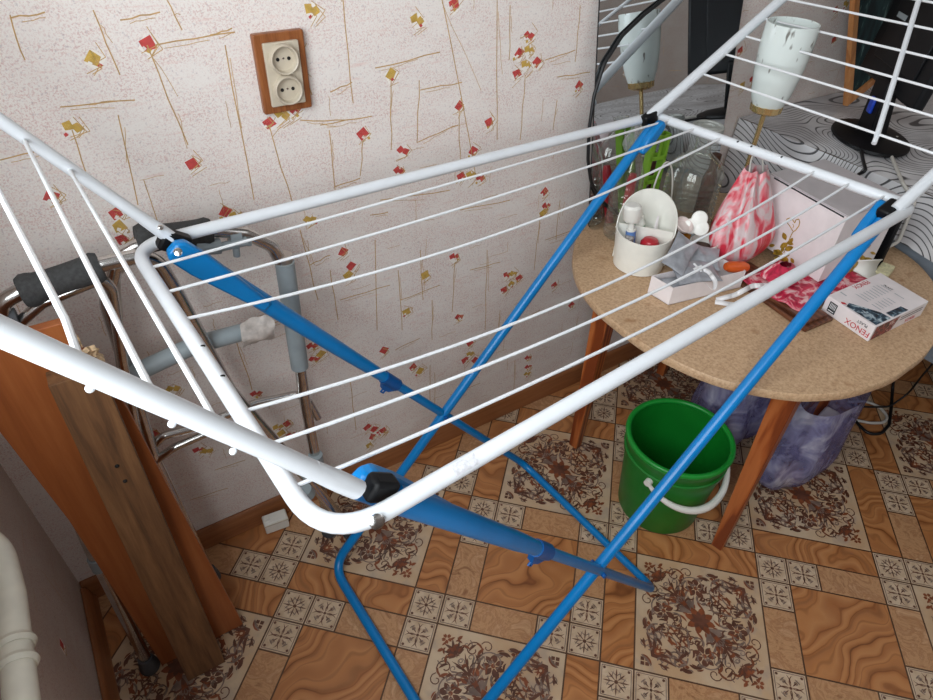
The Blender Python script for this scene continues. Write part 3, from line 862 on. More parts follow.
# rear side (further from the camera), its grip nearer the right
pa = [V(.262, -.112, .012), V(.248, -.108, .46), V(.272, YA, .82), yo(118, 257, YA), yo(137, 246, YA), yo(212, 230, YA), yo(245, 233, YA), yo(272, 246, YA), V(.570, YA, .785), V(.558, -.118, .45), V(.5565, -.1345, .030)]
MB().tube(fillet(pa, [0, .02, .05, .03, .03, .03, .03, .035, .035, .05, 0], 5), .0118, 14).build('side_frame', 'chrome', wk)
pb_ = [V(.0895, -.2522, .030), V(.100, -.214, .40), V(.112, -.190, .60), V(.132, YB, .82), yo(0, 303, YB), yo(20, 292, YB), yo(103, 264, YB), yo(138, 256, YB), yo(158, 262, YB), yo(172, 285, YB), yo(230, 390, YB + .03), V(.600, -.166, .030)]
MB().tube(fillet(pb_, [0, .05, .05, .04, .03, .03, .03, .03, .03, .05, .05, 0], 5), .0118, 14).build('side_frame', 'chrome', wk)
def grip(p, q, name='handgrip'):
    d = (q - p); n = 14; pts = [p + d * (k / n) for k in range(n + 1)]
    rad = [.0215, .0255, .0250, .0225, .0215, .0210, .0208, .0208, .0208, .0210, .0212, .0216, .0222, .0238, .0205]
    return MB().tube(pts, rad, 18).build(name, 'grip', wk)
grip(yo(21, 293, YB), yo(101, 266, YB)); grip(yo(136, 240, YA), yo(211, 231, YA))
# inner braces of both sides
MB().tube(fillet([yo(20, 322, YB), yo(42, 303, YB), yo(78, 288, YB), yo(102, 278, YB), yo(112, 290, YB), yo(122, 360, YB), yo(140, 450, YB)], .02, 5), .0085, 12).build('inner_brace', 'chrome', wk)
MB().tube(fillet([yo(125, 262, YA), yo(113, 272, YA), yo(116, 320, YA), yo(128, 400, YA), yo(142, 470, YA)], .03, 6), .0105, 12).build('inner_brace', 'dull_metal', wk)
# cross bar, folding joint, sleeve, tape
MB().tube([yo(133, 374, -.118), yo(195, 345, -.118), yo(250, 330, -.118)], .0165, 16).build('cross_bar', 'grey_plastic', wk)
slt, slb = yo(277, 264, YA), yo(306, 362, YA)
MB().tube([V(.570, YA, slt.z), V(.561, -.115, slb.z)], .0178, 18).build('leg_sleeve', 'grey_plastic', wk)
MB().tube([V(.5705, YA, slt.z + .016), V(.570, YA, slt.z - .004)], .0150, 14).build('leg_collar', 'dull_metal', wk)
tp = MB(); rt = random.Random(4); c0 = yo(256, 330, -.12)
tp.grid(lambda u, v: c0 + V((u - .5) * .062 + rt.uniform(-.004, .004), -.022 * sin(pi * v) + rt.uniform(-.005, .005), (v - .5) * .055 + rt.uniform(-.006, .006)), 6, 6)
tp.build('tape_wrap', 'tape', wk, sub=1)
cl = MB(); j0 = yo(205, 250, YA)
cl.tube([yo(196, 248, YA - .012), yo(220, 246, YA - .012)], .0135, 14); cl.tube([yo(229, 238, YA), yo(240, 236, YA)], .0165, 14)
cl.tube([yo(221, 247, YA - .014), yo(247, 241, YA - .014)], .008, 10); cl.tube([yo(236, 248, YA - .02), yo(237, 256, YA - .02)], .006, 10)
cl.tube([yo(249, 238, YA - .012), yo(249, 245, YA - .012)], .005, 10)
cl.build('folding_joint', 'grey_plastic', wk)
cl = MB(); cl.tube([yo(2, 322, YB), yo(18, 318, YB)], .016, 12); cl.tube([yo(6, 330, YB), yo(12, 338, YB)], .010, 10); cl.build('folding_joint', 'grey_rubber', wk)
# lower rails
MB().tube(fillet([yo(318, 418, YA - .002), yo(309, 402, YA), yo(298, 394, YA), yo(255, 403, YA), yo(195, 428, YA), yo(163, 436, YA), yo(148, 452, YA)], .02, 5), .0082, 12).build('lower_rail', 'chrome', wk)
MB().tube(fillet([yo(147, 466, YA - .006), yo(175, 447, YA - .006), yo(205, 434, YA - .006)], .02, 4), .0082, 12).build('lower_rail', 'chrome', wk)
def collar(p, q, r=.0165): return MB().tube([p, q], r, 16).build('leg_collar', 'grey_plastic', wk)
collar(V(.5565, -.130, .300), V(.5565, -.1305, .272))
collar(V(.0992, -.217, .372), V(.0984, -.220, .342), .0150)
collar(V(.505, -.180, .262), V(.512, -.178, .236))
for x, y in ((.5565, -.1345), (.6005, -.1665), (.0890, -.2525), (.2625, -.112)):
    MB().lathe([(.019, .0012), (.0205, .006), (.0195, .02), (.0155, .038), (.0145, .045), (.0, .045)], 18, Matrix.Translation((x, y, 0))).build('rubber_foot', 'grey_rubber', wk)

# ------------------------------------------------------------------ boards leaning in the corner
def board(name, bottom_y, tilt, outline, thick, mat, label, holes=()):
    """outline: (X, length along the board) pairs; the board stands on the floor at bottom_y and leans back by tilt"""
    up = V(0, sin(tilt), cos(tilt)); nrm = V(0, cos(tilt), -sin(tilt))
    pts = [V(x, bottom_y, 0.002 + (thick * sin(tilt))) + up * s for x, s in outline]
    o = MB().prism(pts, nrm * thick).build(name, mat, smooth=False, bevel=.0012)
    tag(o, label, 'board', 'boards leaning in the corner'); return up, nrm, o
board('wooden_board', -.262, radians(1.0), [(.112, 0), (.289, 0), (.257, .50), (.246, .71), (.234, .80), (.222, .845), (.217, .892), (.075, .892), (.084, .748), (.101, .526)], .016, 'orange_veneer', 'wide orange veneered board with a broken top corner leaning by the walking frame')
upb, nb, ob = board('wooden_board', -.326, radians(2.3), [(.150, 0), (.229, 0), (.236, .83), (.170, .83)], .036, 'dark_wood', 'narrow dark brown weathered board leaning in front of the orange board')
for (x, y) in ((117, 466), (125, 481)):
    P0 = V(.19, -.326, 0.002 + .036 * sin(radians(2.3))); d = ray(x, y); t = (P0 - CAM).dot(nb) / d.dot(nb)
    MB().ball(CAM + d * t, .0035, 10, 6).build('nail_hole', 'hole', ob)
sp = MB(); rs = random.Random(9)
c1 = on_y(88, 357, -.245)
for k in range(16):
    p = c1 + V(rs.uniform(-.014, .014), rs.uniform(-.008, .008), rs.uniform(-.026, .026)); s = rs.uniform(.004, .011)
    sp.box((-s, -s * .6, -s), (s, s * .6, s), 0, Matrix.Translation(p) @ Matrix.Rotation(rs.uniform(0, 3), 4, (rs.random(), rs.random(), rs.random())))
bo = bpy.data.objects['wooden_board']
sp.build('splintered_edge', 'board_core', bo, smooth=False)

# ------------------------------------------------------------------ heating pipe on the left wall
hp = thing('heating_pipe', 'thick cream painted heating pipe with a coupling along the left wall', 'pipe', (.07, -.9, .70))
pp = [V(.05, -2.2, .676), V(.05, -.47, .668), V(.048, -.405, .684), V(.010, -.35, .735)]
MB().tube(fillet(pp, [0, .05, .05, 0], 6), .0180, 18).build('pipe_run', 'pipe', hp)
for y in (-.545, -.572):
    MB().tube([V(.05, y + .006, .668), V(.05, y, .668), V(.05, y - .006, .668)], [.0200, .0228, .0200], 18).build('coupling_ring', 'pipe', hp)

# ------------------------------------------------------------------ wall socket
sk = thing('wall_socket', 'double beige wall socket on a brown wooden backing plate', 'socket', (.648, 0, 1.10))
sx0, sx1, sz0, sz1 = .606, .692, 1.038, 1.166
def rrect(x0, z0, x1, z1, r, y, n=5):
    o = []
    for (cx, cz, a0) in ((x1 - r, z1 - r, 0), (x0 + r, z1 - r, pi / 2), (x0 + r, z0 + r, pi), (x1 - r, z0 + r, 3 * pi / 2)):
        for k in range(n + 1):
            a = a0 + pi / 2 * k / n; o.append(V(cx + r * cos(a), y, cz + r * sin(a)))
    return o
MB().prism(rrect(sx0, sz0, sx1, sz1, .003, -.001), V(0, -.013, 0)).build('backing_plate', 'socket_wood', sk, bevel=.002, smooth=False)
MB().prism(rrect(sx0 + .013, sz0 + .013, sx1 - .013, sz1 - .013, .002, -.014), V(0, -.007, 0)).build('cover_plate', 'beige_plastic', sk, bevel=.0015, smooth=False)
for zc in (1.127, 1.078):
    xc = (sx0 + sx1) / 2
    mt = Matrix.Translation((xc, -.021, zc)) @ Matrix.Rotation(pi / 2, 4, 'X')
    o = MB().lathe([(.0245, -.001), (.0242, .009), (.0225, .0115), (.0205, .0105), (.0185, .0012), (.0001, .0010)], 36, mt).build('outlet', 'beige_plastic', sk)
    for dx in (-.0095, .0095):
        MB().tube([V(xc + dx, -.0212, zc), V(xc + dx, -.0228, zc)], .0030, 12).build('pin_hole', 'hole', o)
    MB().tube([V(xc, -.0212, zc + .001), V(xc, -.0228, zc + .001)], .0018, 10).build('screw', 'chrome', o)

# small white junction box on the floor by the skirting
ad = thing('junction_box', 'small white plastic junction box on the floor below the walking frame', 'junction box', (.447, -.047, 0))
mt = Matrix.Translation((.447, -.047, .002)) @ Matrix.Rotation(radians(-6), 4, 'Z')
MB().box((-.030, -.016, 0), (.030, .016, .040), 0, mt).build('body', 'white_plastic', ad, bevel=.003)
MB().box((-.031, -.017, .030), (.031, .017, .034), 0, mt).build('lid_seam', 'beige_plastic', ad, bevel=.001)
MB().box((-.026, -.006, .040), (-.014, .008, .047), 0, mt).build('cable_gland', 'white_plastic', ad, bevel=.001)

# ------------------------------------------------------------------ round table
TC = V(1.56, -.418, 0); TZ = .645; TR = .414
tb = thing('round_table', 'round bare chipboard table on four square pine legs', 'table', TC)
RT = [(-180, .416), (-165, .423), (-148, .429), (-130, .426), (-118, .417), (-105, .404), (-90, .392), (-75, .392), (-50, .412), (-25, .428), (0, .420), (45, .400), (90, .396), (132, .410), (160, .418), (180, .416)]
def table_r(a):
    d = (math.degrees(a) + 180) % 360 - 180
    for (a_, r_), (b__, q_) in zip(RT, RT[1:]):
        if a_ <= d <= b__: t = (d - a_) / (b__ - a_); t = t * t * (3 - 2 * t) * .5 + t * .5; return r_ + (q_ - r_) * t
    return TR
def hand_cut(p, a): k = table_r(a) / TR; return Vector((p.x * k, p.y * k, p.z))
MB().lathe([(0.0001, TZ - .019), (TR - .001, TZ - .019), (TR, TZ - .017), (TR, TZ - .002), (TR - .0015, TZ), (0.0001, TZ)], 120, Matrix.Translation(TC), mod=hand_cut).build('tabletop', 'chipboard', tb)
legs = [V(1.302, -.230, 0), V(1.401, -.692, 0), V(1.863, -.593, 0), V(1.764, -.131, 0)]
la_ = math.atan2(legs[1].y - legs[0].y, legs[1].x - legs[0].x)
def sqr(c, h, z, a): return [V(c.x + h * SQ2 * cos(a + pi / 4 + k * pi / 2), c.y + h * SQ2 * sin(a + pi / 4 + k * pi / 2), z) for k in range(4)]
cen = (legs[0] + legs[2]) / 2
for L in legs:
    inn = (cen - L).normalized()
    MB().hexa(sqr(L, .0135, .002, la_) + sqr(L + inn * .010, .0255, TZ - .0195, la_)).build('leg', 'leg_wood', tb, bevel=.002, smooth=False)
for k in range(4):
    p, q = legs[k] + (cen - legs[k]).normalized() * .012, legs[(k + 1) % 4] + (cen - legs[(k + 1) % 4]).normalized() * .012
    d = (q - p).normalized(); n = V(-d.y, d.x, 0) * .009
    p, q = p + d * .0255, q - d * .0255
    MB().hexa([V(*(p - n).xy, TZ - .075), V(*(q - n).xy, TZ - .075), V(*(q + n).xy, TZ - .075), V(*(p + n).xy, TZ - .075), V(*(p - n).xy, TZ - .0195), V(*(q - n).xy, TZ - .0195), V(*(q + n).xy, TZ - .0195), V(*(p + n).xy, TZ - .0195)]).build('apron_rail', 'frame_wood', tb, smooth=False, bevel=.001)

# ------------------------------------------------------------------ bucket under the table
BC = V(1.364, -.508, 0)
bk = thing('bucket', 'empty green plastic bucket with a white handle beside the front table leg', 'bucket', BC)
mt = Matrix.Translation(BC)
MB().lathe([(.0001, .003), (.100, .003), (.105, .001), (.107, .006), (.1165, .125), (.1245, .205), (.1285, .206), (.1300, .222), (.1265, .224), (.1270, .240), (.1315, .250), (.1330, .258), (.1300, .263), (.1265, .262), (.1245, .255), (.1205, .215), (.1030, .012), (.0001, .010)], 64, mt).build('shell', 'green_plastic', bk)
rim_ = [BC + V(.1275 * cos(2 * pi * k / 64), .1275 * sin(2 * pi * k / 64), .2645) for k in range(64)]
MB().tube(rim_, .0072, 12, closed=True).build('rim', plain('bright_green_rim', (26, 146, 52), 0.35, var=0.04), bk)
hb = []
a0 = radians(218)
pl, pr = V(BC.x + .134 * cos(radians(196)), BC.y + .134 * sin(radians(196)), .215), V(BC.x + .134 * cos(radians(-28)), BC.y + .134 * sin(radians(-28)), .215)
for k in range(25):
    t = k / 24; a = radians(196 + (332 - 196) * t)
    hb.append(V(BC.x + (.137 + .004 * sin(pi * t)) * cos(a), BC.y + (.137 + .004 * sin(pi * t)) * sin(a), .208 - .062 * sin(pi * t) ** .8))
MB().tube(hb, [.0046 + .0052 * sin(pi * k / 24) for k in range(25)], 12).build('handle', 'white_plastic', bk)
for p in (hb[0], hb[-1]):
    d = (p - V(BC.x, BC.y, p.z)).normalized()
    MB().tube([p - d * .010, p + d * .004], .0095, 14).build('handle_boss', 'white_plastic', bk)

# ------------------------------------------------------------------ lilac carrier bag under the table
def crumple(c, rx_, ry_, h, seed, seg=48, rings=26, amp=.10, top=.35, lean=(0, 0)):
    r = random.Random(seed); ph = [(r.uniform(0, 6.28), r.randint(2, 9), r.uniform(1, 5)) for _ in range(9)]
    mb = MB()
    def fn(u, v):
        a = 2 * pi * u; t = v
        prof = (sin(min(t * 2.6, 1) * pi / 2) ** .6) * (1 - (1 - top) * max(0, (t - .35) / .65) ** 1.3)
        w = sum(sin(n * a + p + k * t) for p, n, k in ph) / 9
        rr = prof * (1 + amp * w * 2.2)
        return V(c[0] + rx_ * rr * cos(a) + lean[0] * t, c[1] + ry_ * rr * sin(a) + lean[1] * t, c[2] + .003 + h * t * (1 + .05 * w))
    mb.grid(fn, seg, rings); return mb
bg = thing('carrier_bag', 'crumpled lilac translucent plastic bag full of things under the table', 'bag', (1.80, -.50, 0))
crumple((1.735, -.650, 0), .160, .066, .33, 3, amp=.12, top=.8, lean=(.03, .0)).build('bag_film', 'lilac', bg)
crumple((1.70, -.430, 0), .12, .10, .34, 5, amp=.15, top=.6).build('bag_film', 'lilac', bg)
MB().box((-.05, -.035, 0), (.05, .035, .12), 0, Matrix.Translation((1.76, -.655, .14)) @ Matrix.Rotation(.2, 4, 'Z') @ Matrix.Diagonal((.8, .55, 1, 1))).build('packet_inside', 'card_grey', bg, bevel=.006)
MB().ball((1.70, -.66, .07), .035, 14, 10, sq=(1.3, .9, .9)).build('packet_inside', plain('pinkish_packet', (176, 120, 112), 0.4, var=0.2), bg)

# ------------------------------------------------------------------ loose cables on the floor at the right
def cable(name, pts, r, mat, label, fr=.05):
    o = MB().tube(fillet(pts, fr, 6), r, 10).build(name, mat); return tag(o, label, 'cable', 'loose cables')
f0 = lambda x, y, z=.006: on_z(x, y, z)
cable('cable', [f0(849, 412), f0(858, 424), f0(868, 434), f0(881, 434), f0(889, 425), f0(891, 410), f0(893, 385, .012), on_z(897, 345, .30)], .0048, 'cable_black', 'thick black cable in a loop on the floor under the table edge')
cable('cable', [f0(848, 402), f0(866, 401, .007), f0(880, 407, .007), f0(888, 417, .007), f0(884, 423, .007), f0(870, 423, .007), f0(850, 419)], .0046, 'cable_white', 'white cable loop on the floor beside the lilac bag')
cable('cable', [f0(846, 404, .014), f0(866, 407, .014), f0(889, 407, .02), on_z(908, 394, .06), on_z(922, 376, .16), on_z(934, 362, .22), on_z(960, 330, .32)], .0030, 'cable_black', 'thin black cable rising to the right below the table edge')

# ------------------------------------------------------------------ mirror leaning on the back wall
mr = thing('mirror', 'frameless leaning mirror standing on the round table against the wallpaper', 'mirror', (1.565, -.093, TZ))
tl = radians(9); MZ = TZ + .0015
def mpt(x, s, e=0.0): return V(x, -.094 + s * sin(tl) - e * cos(tl), MZ + s * cos(tl) + e * sin(tl))
def mouth(e, x0=1.340, x1=1.802, L=.575, r=.025, n=6):
    o = []
    for (cx, cz, a0) in ((x1 - r, L - r, 0), (x0 + r, L - r, pi / 2), (x0 + r, r, pi), (x1 - r, r, 3 * pi / 2)):
        for k in range(n + 1):
            a = a0 + pi / 2 * k / n; o.append(mpt(cx + r * cos(a), cz + r * sin(a), e))
    return o
mg = MB(); mg.poly(mouth(.004)); mg.build('mirror_glass', 'mirror', mr, smooth=False)
mbk = MB(); o1, o2 = mouth(.0038), mouth(0); mbk.poly(o2)
for k in range(len(o1)):
    j = (k + 1) % len(o1); mbk.poly([o1[k], o1[j], o2[j], o2[k]])
mbk.build('mirror_backing', 'mirror_back', mr, smooth=False)

# black hose-like cable hanging down the left side of the mirror
ck = [(700, -30), (668, -4), (645, 14), (622, 36), (604, 64), (594, 96), (589, 130), (588, 160), (591, 182), (600, 200), (618, 214)]
pts = []
for x, y in ck:
    d = ray(x, y); P0 = mpt(1.4, 0, .0085); N = V(0, -cos(tl), sin(tl)); t = (P0 - CAM).dot(N) / d.dot(N); pts.append(CAM + d * t)
o = MB().tube(fillet(pts, .06, 4), .0040, 12).build('cable', 'cable_black'); tag(o, 'thick black cable hanging in a curve along the left edge of the mirror', 'cable', 'loose cables')

# ------------------------------------------------------------------ lamp on the table in front of the mirror
LP = V(1.683, -.249, TZ)
lm = thing('table_lamp', 'brass table lamp with a white opal glass shade standing before the mirror', 'lamp', LP)
mt = Matrix.Translation(LP)
MB().lathe([(.045, .001), (.046, .006), (.040, .012), (.015, .018), (.009, .026), (.0055, .03), (.0055, .293), (.0001, .294)], 32, mt).build('stem', 'brass', lm)
def scal(p, a): return p
MB().lathe([(.006, .288), (.026, .292), (.034, .297), (.0355, .311), (.0335, .312), (.031, .300), (.006, .296)], 60, mt, mod=lambda p, a: Vector((p.x * (1 + .03 * sin(14 * a)), p.y * (1 + .03 * sin(14 * a)), p.z))).build('shade_holder', 'brass', lm)
MB().lathe([(.029, .302), (.033, .306), (.043, .337), (.0505, .382), (.0540, .425), (.0548, .455), (.0535, .482), (.0513, .482), (.0522, .453), (.0513, .423), (.0477, .382), (.040, .339), (.030, .310), (.0001, .308)], 56, mt).build('shade', 'shade', lm)

# ------------------------------------------------------------------ desk with printed cloth, monitor and picture
DX, DZ = 1.958, .797
dk = thing('desk', 'desk against the back wall beyond the round table', 'desk', (2.45, -.6, 0))
MB().box((DX + .012, -1.25, DZ - .032), (2.96, -.004, DZ - .006)).build('desktop', 'desk_top', dk)
MB().box((DX + .036, -1.23, .40), (DX + .054, -.02, DZ - .032)).build('side_panel', 'desk_panel', dk)
for x, y in ((DX + .08, -.06), (DX + .08, -1.2), (2.92, -.06), (2.92, -1.2)):
    MB().box((x - .02, y - .02, .001), (x + .02, y + .02, DZ - .032)).build('leg', 'desk_panel', dk, bevel=.003)
cl = MB()
def drop(u, v):
    y = -.004 - 1.26 * u
    t_ = min(1, max(0, (u - .10) / .13)); z1 = .50 + .168 * t_ * t_ * (3 - 2 * t_)
    z = DZ - (DZ - z1) * v
    return V(DX - .003 - .010 * sin(u * 40) * v - .012 * v, y, z)
cl.grid(lambda u, v: V(DX + (2.97 - DX) * v, -.004 - 1.26 * u, DZ + .0015 * sin(u * 33 + v * 9)), 40, 20)
cl.grid(drop, 60, 10)
o = cl.build('tablecloth', 'cloth'); tag(o, 'grey tablecloth printed with black wavy lines hanging over the desk', 'tablecloth')

mo = thing('computer_monitor', 'black flat monitor on an oval foot seen from behind on the desk', 'monitor', (2.14, -.28, DZ))
MC = V(2.14, -.285, DZ + .0025); th = radians(52)
mt = Matrix.Translation(MC) @ Matrix.Rotation(th, 4, 'Z')
mt2 = mt @ Matrix.Diagonal((1.0, .72, 1, 1))
MB().lathe([(.0001, 0), (.122, 0), (.128, .004), (.126, .010), (.105, .017), (.05, .024), (.0001, .026)], 48, mt2).build('foot', 'black_plastic', mo)
MB().hexa([mt @ V(*p) for p in ((-.045, -.02, .018), (.045, -.02, .018), (.045, .025, .018), (-.045, .025, .018), (-.038, .0, .16), (.038, .0, .16), (.038, .03, .16), (-.038, .03, .16))]).build('neck', 'black_plastic', mo, bevel=.006)
tm = mt @ Matrix.Translation((.02, 0.0, .125)) @ Matrix.Rotation(radians(6), 4, 'X')
o = MB().box((-.175, -.016, 0), (.175, .010, .30), 0, tm).build('housing', 'monitor', mo, bevel=.008)
MB().box((-.12, .009, .05), (.12, .016, .24), 0, tm).build('back_cover', 'monitor', o, bevel=.004)
MB().box((-.162, -.0175, .016), (.162, -.0162, .288), 0, tm).build('screen', 'screen', o, smooth=False)
MB().box((.05, .016, .15), (.10, .0175, .162), 0, tm).build('badge', 'grey_plastic', o, smooth=False)
MB().box((-.012, .026, .07), (.012, .034, .11), 0, mt).build('blue_tab', 'blue_led', mo, bevel=.003)

cable('cable', [V(2.17, -.34, DZ + .02), on_z(882, 135, DZ + .012), on_z(893, 160, DZ + .006), on_z(903, 184, DZ + .006), V(DX - .014, -.535, DZ - .02), V(DX - .030, -.55, .68), V(DX - .050, -.53, TZ + .0055), V(DX - .075, -.48, TZ + .0055)], .0042, 'cable_white', 'pale grey cable running from the monitor over the desk edge', .02)
cable('cable', [on_z(861, 148, DZ + .008), on_z(863, 160, DZ + .006), on_z(866, 171, DZ + .006), V(DX - .016, -.385, DZ - .015), V(DX - .028, -.40, .70)], .0042, 'cable_black', 'short black cable dropping over the desk edge below the monitor', .02)

fr = thing('framed_picture', 'dark green picture in a pale wooden frame leaning behind the monitor', 'picture', (2.50, -.06, DZ))
FW0, FW1, FL, ft = 0.0, .22, .42, radians(6)
TL = radians(22)
def fp(x, s, e):
    x, s = 2.312 + x * cos(TL) - s * sin(TL), x * sin(TL) + s * cos(TL)
    return V(x, -.092 + s * sin(ft) - e * cos(ft), DZ + .004 + s * cos(ft) + e * sin(ft))
def fbox(x0, s0, x1, s1, e0, e1): return MB().hexa([fp(x0, s0, e0), fp(x1, s0, e0), fp(x1, s0, e1), fp(x0, s0, e1), fp(x0, s1, e0), fp(x1, s1, e0), fp(x1, s1, e1), fp(x0, s1, e1)])
for a in ((FW0, 0, FW0 + .022, FL), (FW1 - .022, 0, FW1, FL), (FW0 + .022, 0, FW1 - .022, .022), (FW0 + .022, FL - .022, FW1 - .022, FL)):
    fbox(*a, 0, .016).build('frame_rail', 'frame_wood', fr, smooth=False, bevel=.002)
fbox(FW0 + .02, .02, FW1 - .02, FL - .02, .003, .007).build('picture_sheet', 'picture', fr, smooth=False)

# ------------------------------------------------------------------ things on the round table
T0 = TZ + .0008
# white organiser cup with a high back
OC = V(1.345, -.268, T0); away = math.atan2(.64, .77)
og = thing('toiletry_organiser', 'white plastic organiser cup with a high curved back holding small tubes', 'organiser', OC)
def rim(a): return .094 + .066 * (max(0, cos(a - away)) ** 0.75 if cos(a - away) > 0 else -.12 * abs(cos(a - away)))
mb = MB(); seg = 56; prof = []
for lay in range(4):
    i0 = len(mb.v)
    for s in range(seg):
        a = 2 * pi * s / seg; h = rim(a)
        r, z = ((.057, .001), (.066, h), (.0635, h), (.055, .004))[lay]
        mb.v.append(tuple(OC + V(r * cos(a), r * sin(a), z)))
for lay in range(3):
    for s in range(seg):
        s2 = (s + 1) % seg; mb.f.append((lay * seg + s, lay * seg + s2, (lay + 1) * seg + s2, (lay + 1) * seg + s)); mb.mi.append(0)
mb.f.append(tuple(range(seg))); mb.mi.append(0); mb.f.append(tuple(range(3 * seg, 4 * seg))); mb.mi.append(0)
mb.build('cup_shell', 'cream_plastic', og)
dv = V(-sin(away), cos(away), 0); av = V(cos(away), sin(away), 0)
p0, p1 = OC - dv * .061 + av * .006, OC + dv * .061 + av * .006
MB().hexa([p0 + V(0, 0, .004), p1 + V(0, 0, .004), p1 + av * .003 + V(0, 0, .004), p0 + av * .003 + V(0, 0, .004), p0 + V(0, 0, .092), p1 + V(0, 0, .092), p1 + av * .003 + V(0, 0, .092), p0 + av * .003 + V(0, 0, .092)]).build('divider', 'cream_plastic', og, smooth=False)
# things standing in the organiser
def standing(name, label, cat, base, top, rad, mat, parts):
    t = thing(name, label, cat, base)
    for nm, pts, r, m_ in parts: MB().tube(pts, r, 16).build(nm, m_, t)
    return t
b0 = OC - av * .022 + dv * .020 + V(0, 0, .005)
tp_ = on_z(633, 206, TZ + .150)
ct = thing('cream_tube', 'white tube with a blue label and fat cap in the organiser', 'tube', b0)
d = (tp_ - b0)
MB().tube([b0, b0 + d * .62], [.010, .011], 16).build('tube_body', 'white_plastic', ct)
MB().tube([b0 + d * .30, b0 + d * .60], .0114, 16).build('tube_label', 'label_blue', ct)
MB().tube([b0 + d * .62, b0 + d * .78], .0065, 14).build('tube_neck', 'white_plastic', ct)
MB().tube([b0 + d * .76, b0 + d * .80, b0 + d * .98, b0 + d * 1.02], [.016, .020, .020, .015], 20).build('tube_cap', 'white_plastic', ct)
gb = OC + av * .030 + dv * .016 + V(0, 0, .005)
gt = thing('small_bottle', 'little bottle with a green label behind the organiser divider', 'bottle', gb)
MB().lathe([(.0001, 0), (.013, 0), (.013, .085), (.007, .095), (.007, .102), (.0001, .102)], 20, Matrix.Translation(gb)).build('bottle_body', 'white_plastic', gt)
MB().lathe([(.0133, .05), (.0133, .082)], 20, Matrix.Translation(gb)).build('bottle_label', 'label_green', gt)
rb = OC - av * .024 - dv * .016 + V(0, 0, .005)
o = MB().lathe([(.0001, .0), (.021, .0), (.021, .068), (.016, .076), (.0001, .079)], 24, Matrix.Translation(rb)).build('red_cap', 'red'); tag(o, 'round red cap standing in the front of the organiser', 'cap')  # stands for a red cap, built as a closed cylinder
rb = OC - av * .030 + dv * .030 + V(0, 0, .005)
o = MB().lathe([(.0001, .0), (.010, .0), (.010, .078), (.0001, .080)], 16, Matrix.Translation(rb)).build('printed_stick', plain('printed_tube', (196, 190, 186), .4, var=.4, nscale=90)); tag(o, 'thin grey printed stick at the left inside the organiser', 'stick')
rb = OC + av * .034 - dv * .026 + V(0, 0, .005)
o = MB().prism([rb + V(-.012, 0, 0), rb + V(.012, 0, 0), rb + V(0, 0.004, .105)], dv * .004).build('paper_slip', 'card', smooth=False); tag(o, 'pointed cream paper slip inside the back of the organiser', 'paper')

# open gift box with grey sachets
g0, g1, g2 = V(1.281, -.366, T0), V(1.286, -.424, T0), V(1.479, -.457, T0)
g3 = g0 + (g2 - g1); gh = V(0, 0, .044)
gx = thing('gift_box', 'small open white card box holding grey sachets on the table', 'box', (g0 + g2) / 2)
gm = MB(); wv = .0018
gm.prism([g0, g1, g2, g3], V(0, 0, .0015))
for p, q in ((g0, g1), (g1, g2), (g2, g3), (g3, g0)):
    n = V(0, 0, 1).cross((q - p).normalized()) * wv
    gm.prism([p, q, q + n, p + n], gh)
gm.build('box_tray', 'card', gx, smooth=False)
gd = thing('gold_dot', '', '', (0, 0, 0)) if False else None
e = (g0 + g1) / 2 + V(-.0008, 0, .026)
MB().ball(e, .003, 10, 6, sq=(.25, 1, 1)).build('gold_seal', 'gold', gx)
gl = (g2 - g1).normalized(); gw = (g0 - g1).normalized()
def sachet(name, c, ang, tilt, roll, L, W, label, cross=False, H=.010):
    t = Matrix.Translation(c) @ Matrix.Rotation(ang, 4, 'Z') @ Matrix.Rotation(tilt, 4, 'Y') @ Matrix.Rotation(roll, 4, 'X')
    r = random.Random(int(c.x * 9999)); ph = [r.uniform(0, 6) for _ in range(4)]
    mb = MB()
    def f(s):
        def g(u, v):
            x, y = (u - .5) * L, (v - .5) * W
            h = (max(0, sin(pi * u)) * max(0, sin(pi * v))) ** .5 * H
            h += .0016 * (sin(14 * u + ph[0] + 5 * v) + sin(11 * v + ph[1] - 6 * u)) * sin(pi * u) * sin(pi * v)
            pin = 1 - .10 * sin(pi * u) * abs(v - .5) * 2
            return t @ V(x * (1 - .06 * sin(pi * v)), y * pin, s * h + .0004 * s)
        return g
    mb.grid(f(1), 18, 14); mb.grid(f(-1), 18, 14)
    th_ = thing(name, label, 'sachet', c, 'grey foil sachets in the open box')
    mb.build('foil_pouch', 'foil', th_)
    if cross:
        cm = MB()
        for a in (0, pi / 2):
            m2_ = t @ Matrix.Translation((0, 0, H + .0032)) @ Matrix.Rotation(a + .3, 4, 'Z')
            cm.box((-.0125, -.0022, -.0012), (.0125, .0022, .0003), 0, m2_)
        cm.build('printed_cross', 'print_white', th_, smooth=False)
    return th_
ga = math.atan2(gl.y, gl.x)
sachet('foil_sachet', g1 + gl * .080 + gw * .026 + V(0, 0, .054), ga - .12, .06, radians(16), .108, .066, 'grey foil sachet printed with a white cross on top of the open box', True)
sachet('foil_sachet', g1 + gl * .066 + gw * .060 + V(0, 0, .084), ga + .62, -.32, radians(26), .100, .056, 'grey foil sachet tilted steeply behind the one with the white cross')
sachet('foil_sachet', g1 + gl * .130 + gw * .062 + V(0, 0, .064), ga - .5, .15, radians(24), .085, .060, 'small grey foil sachet at the right end of the pile in the box')
sachet('foil_sachet', g1 + gl * .050 + gw * .028 + V(0, 0, .030), ga + .0, .10, radians(5), .080, .044, 'crumpled grey foil sachet lowest in the left end of the open box')

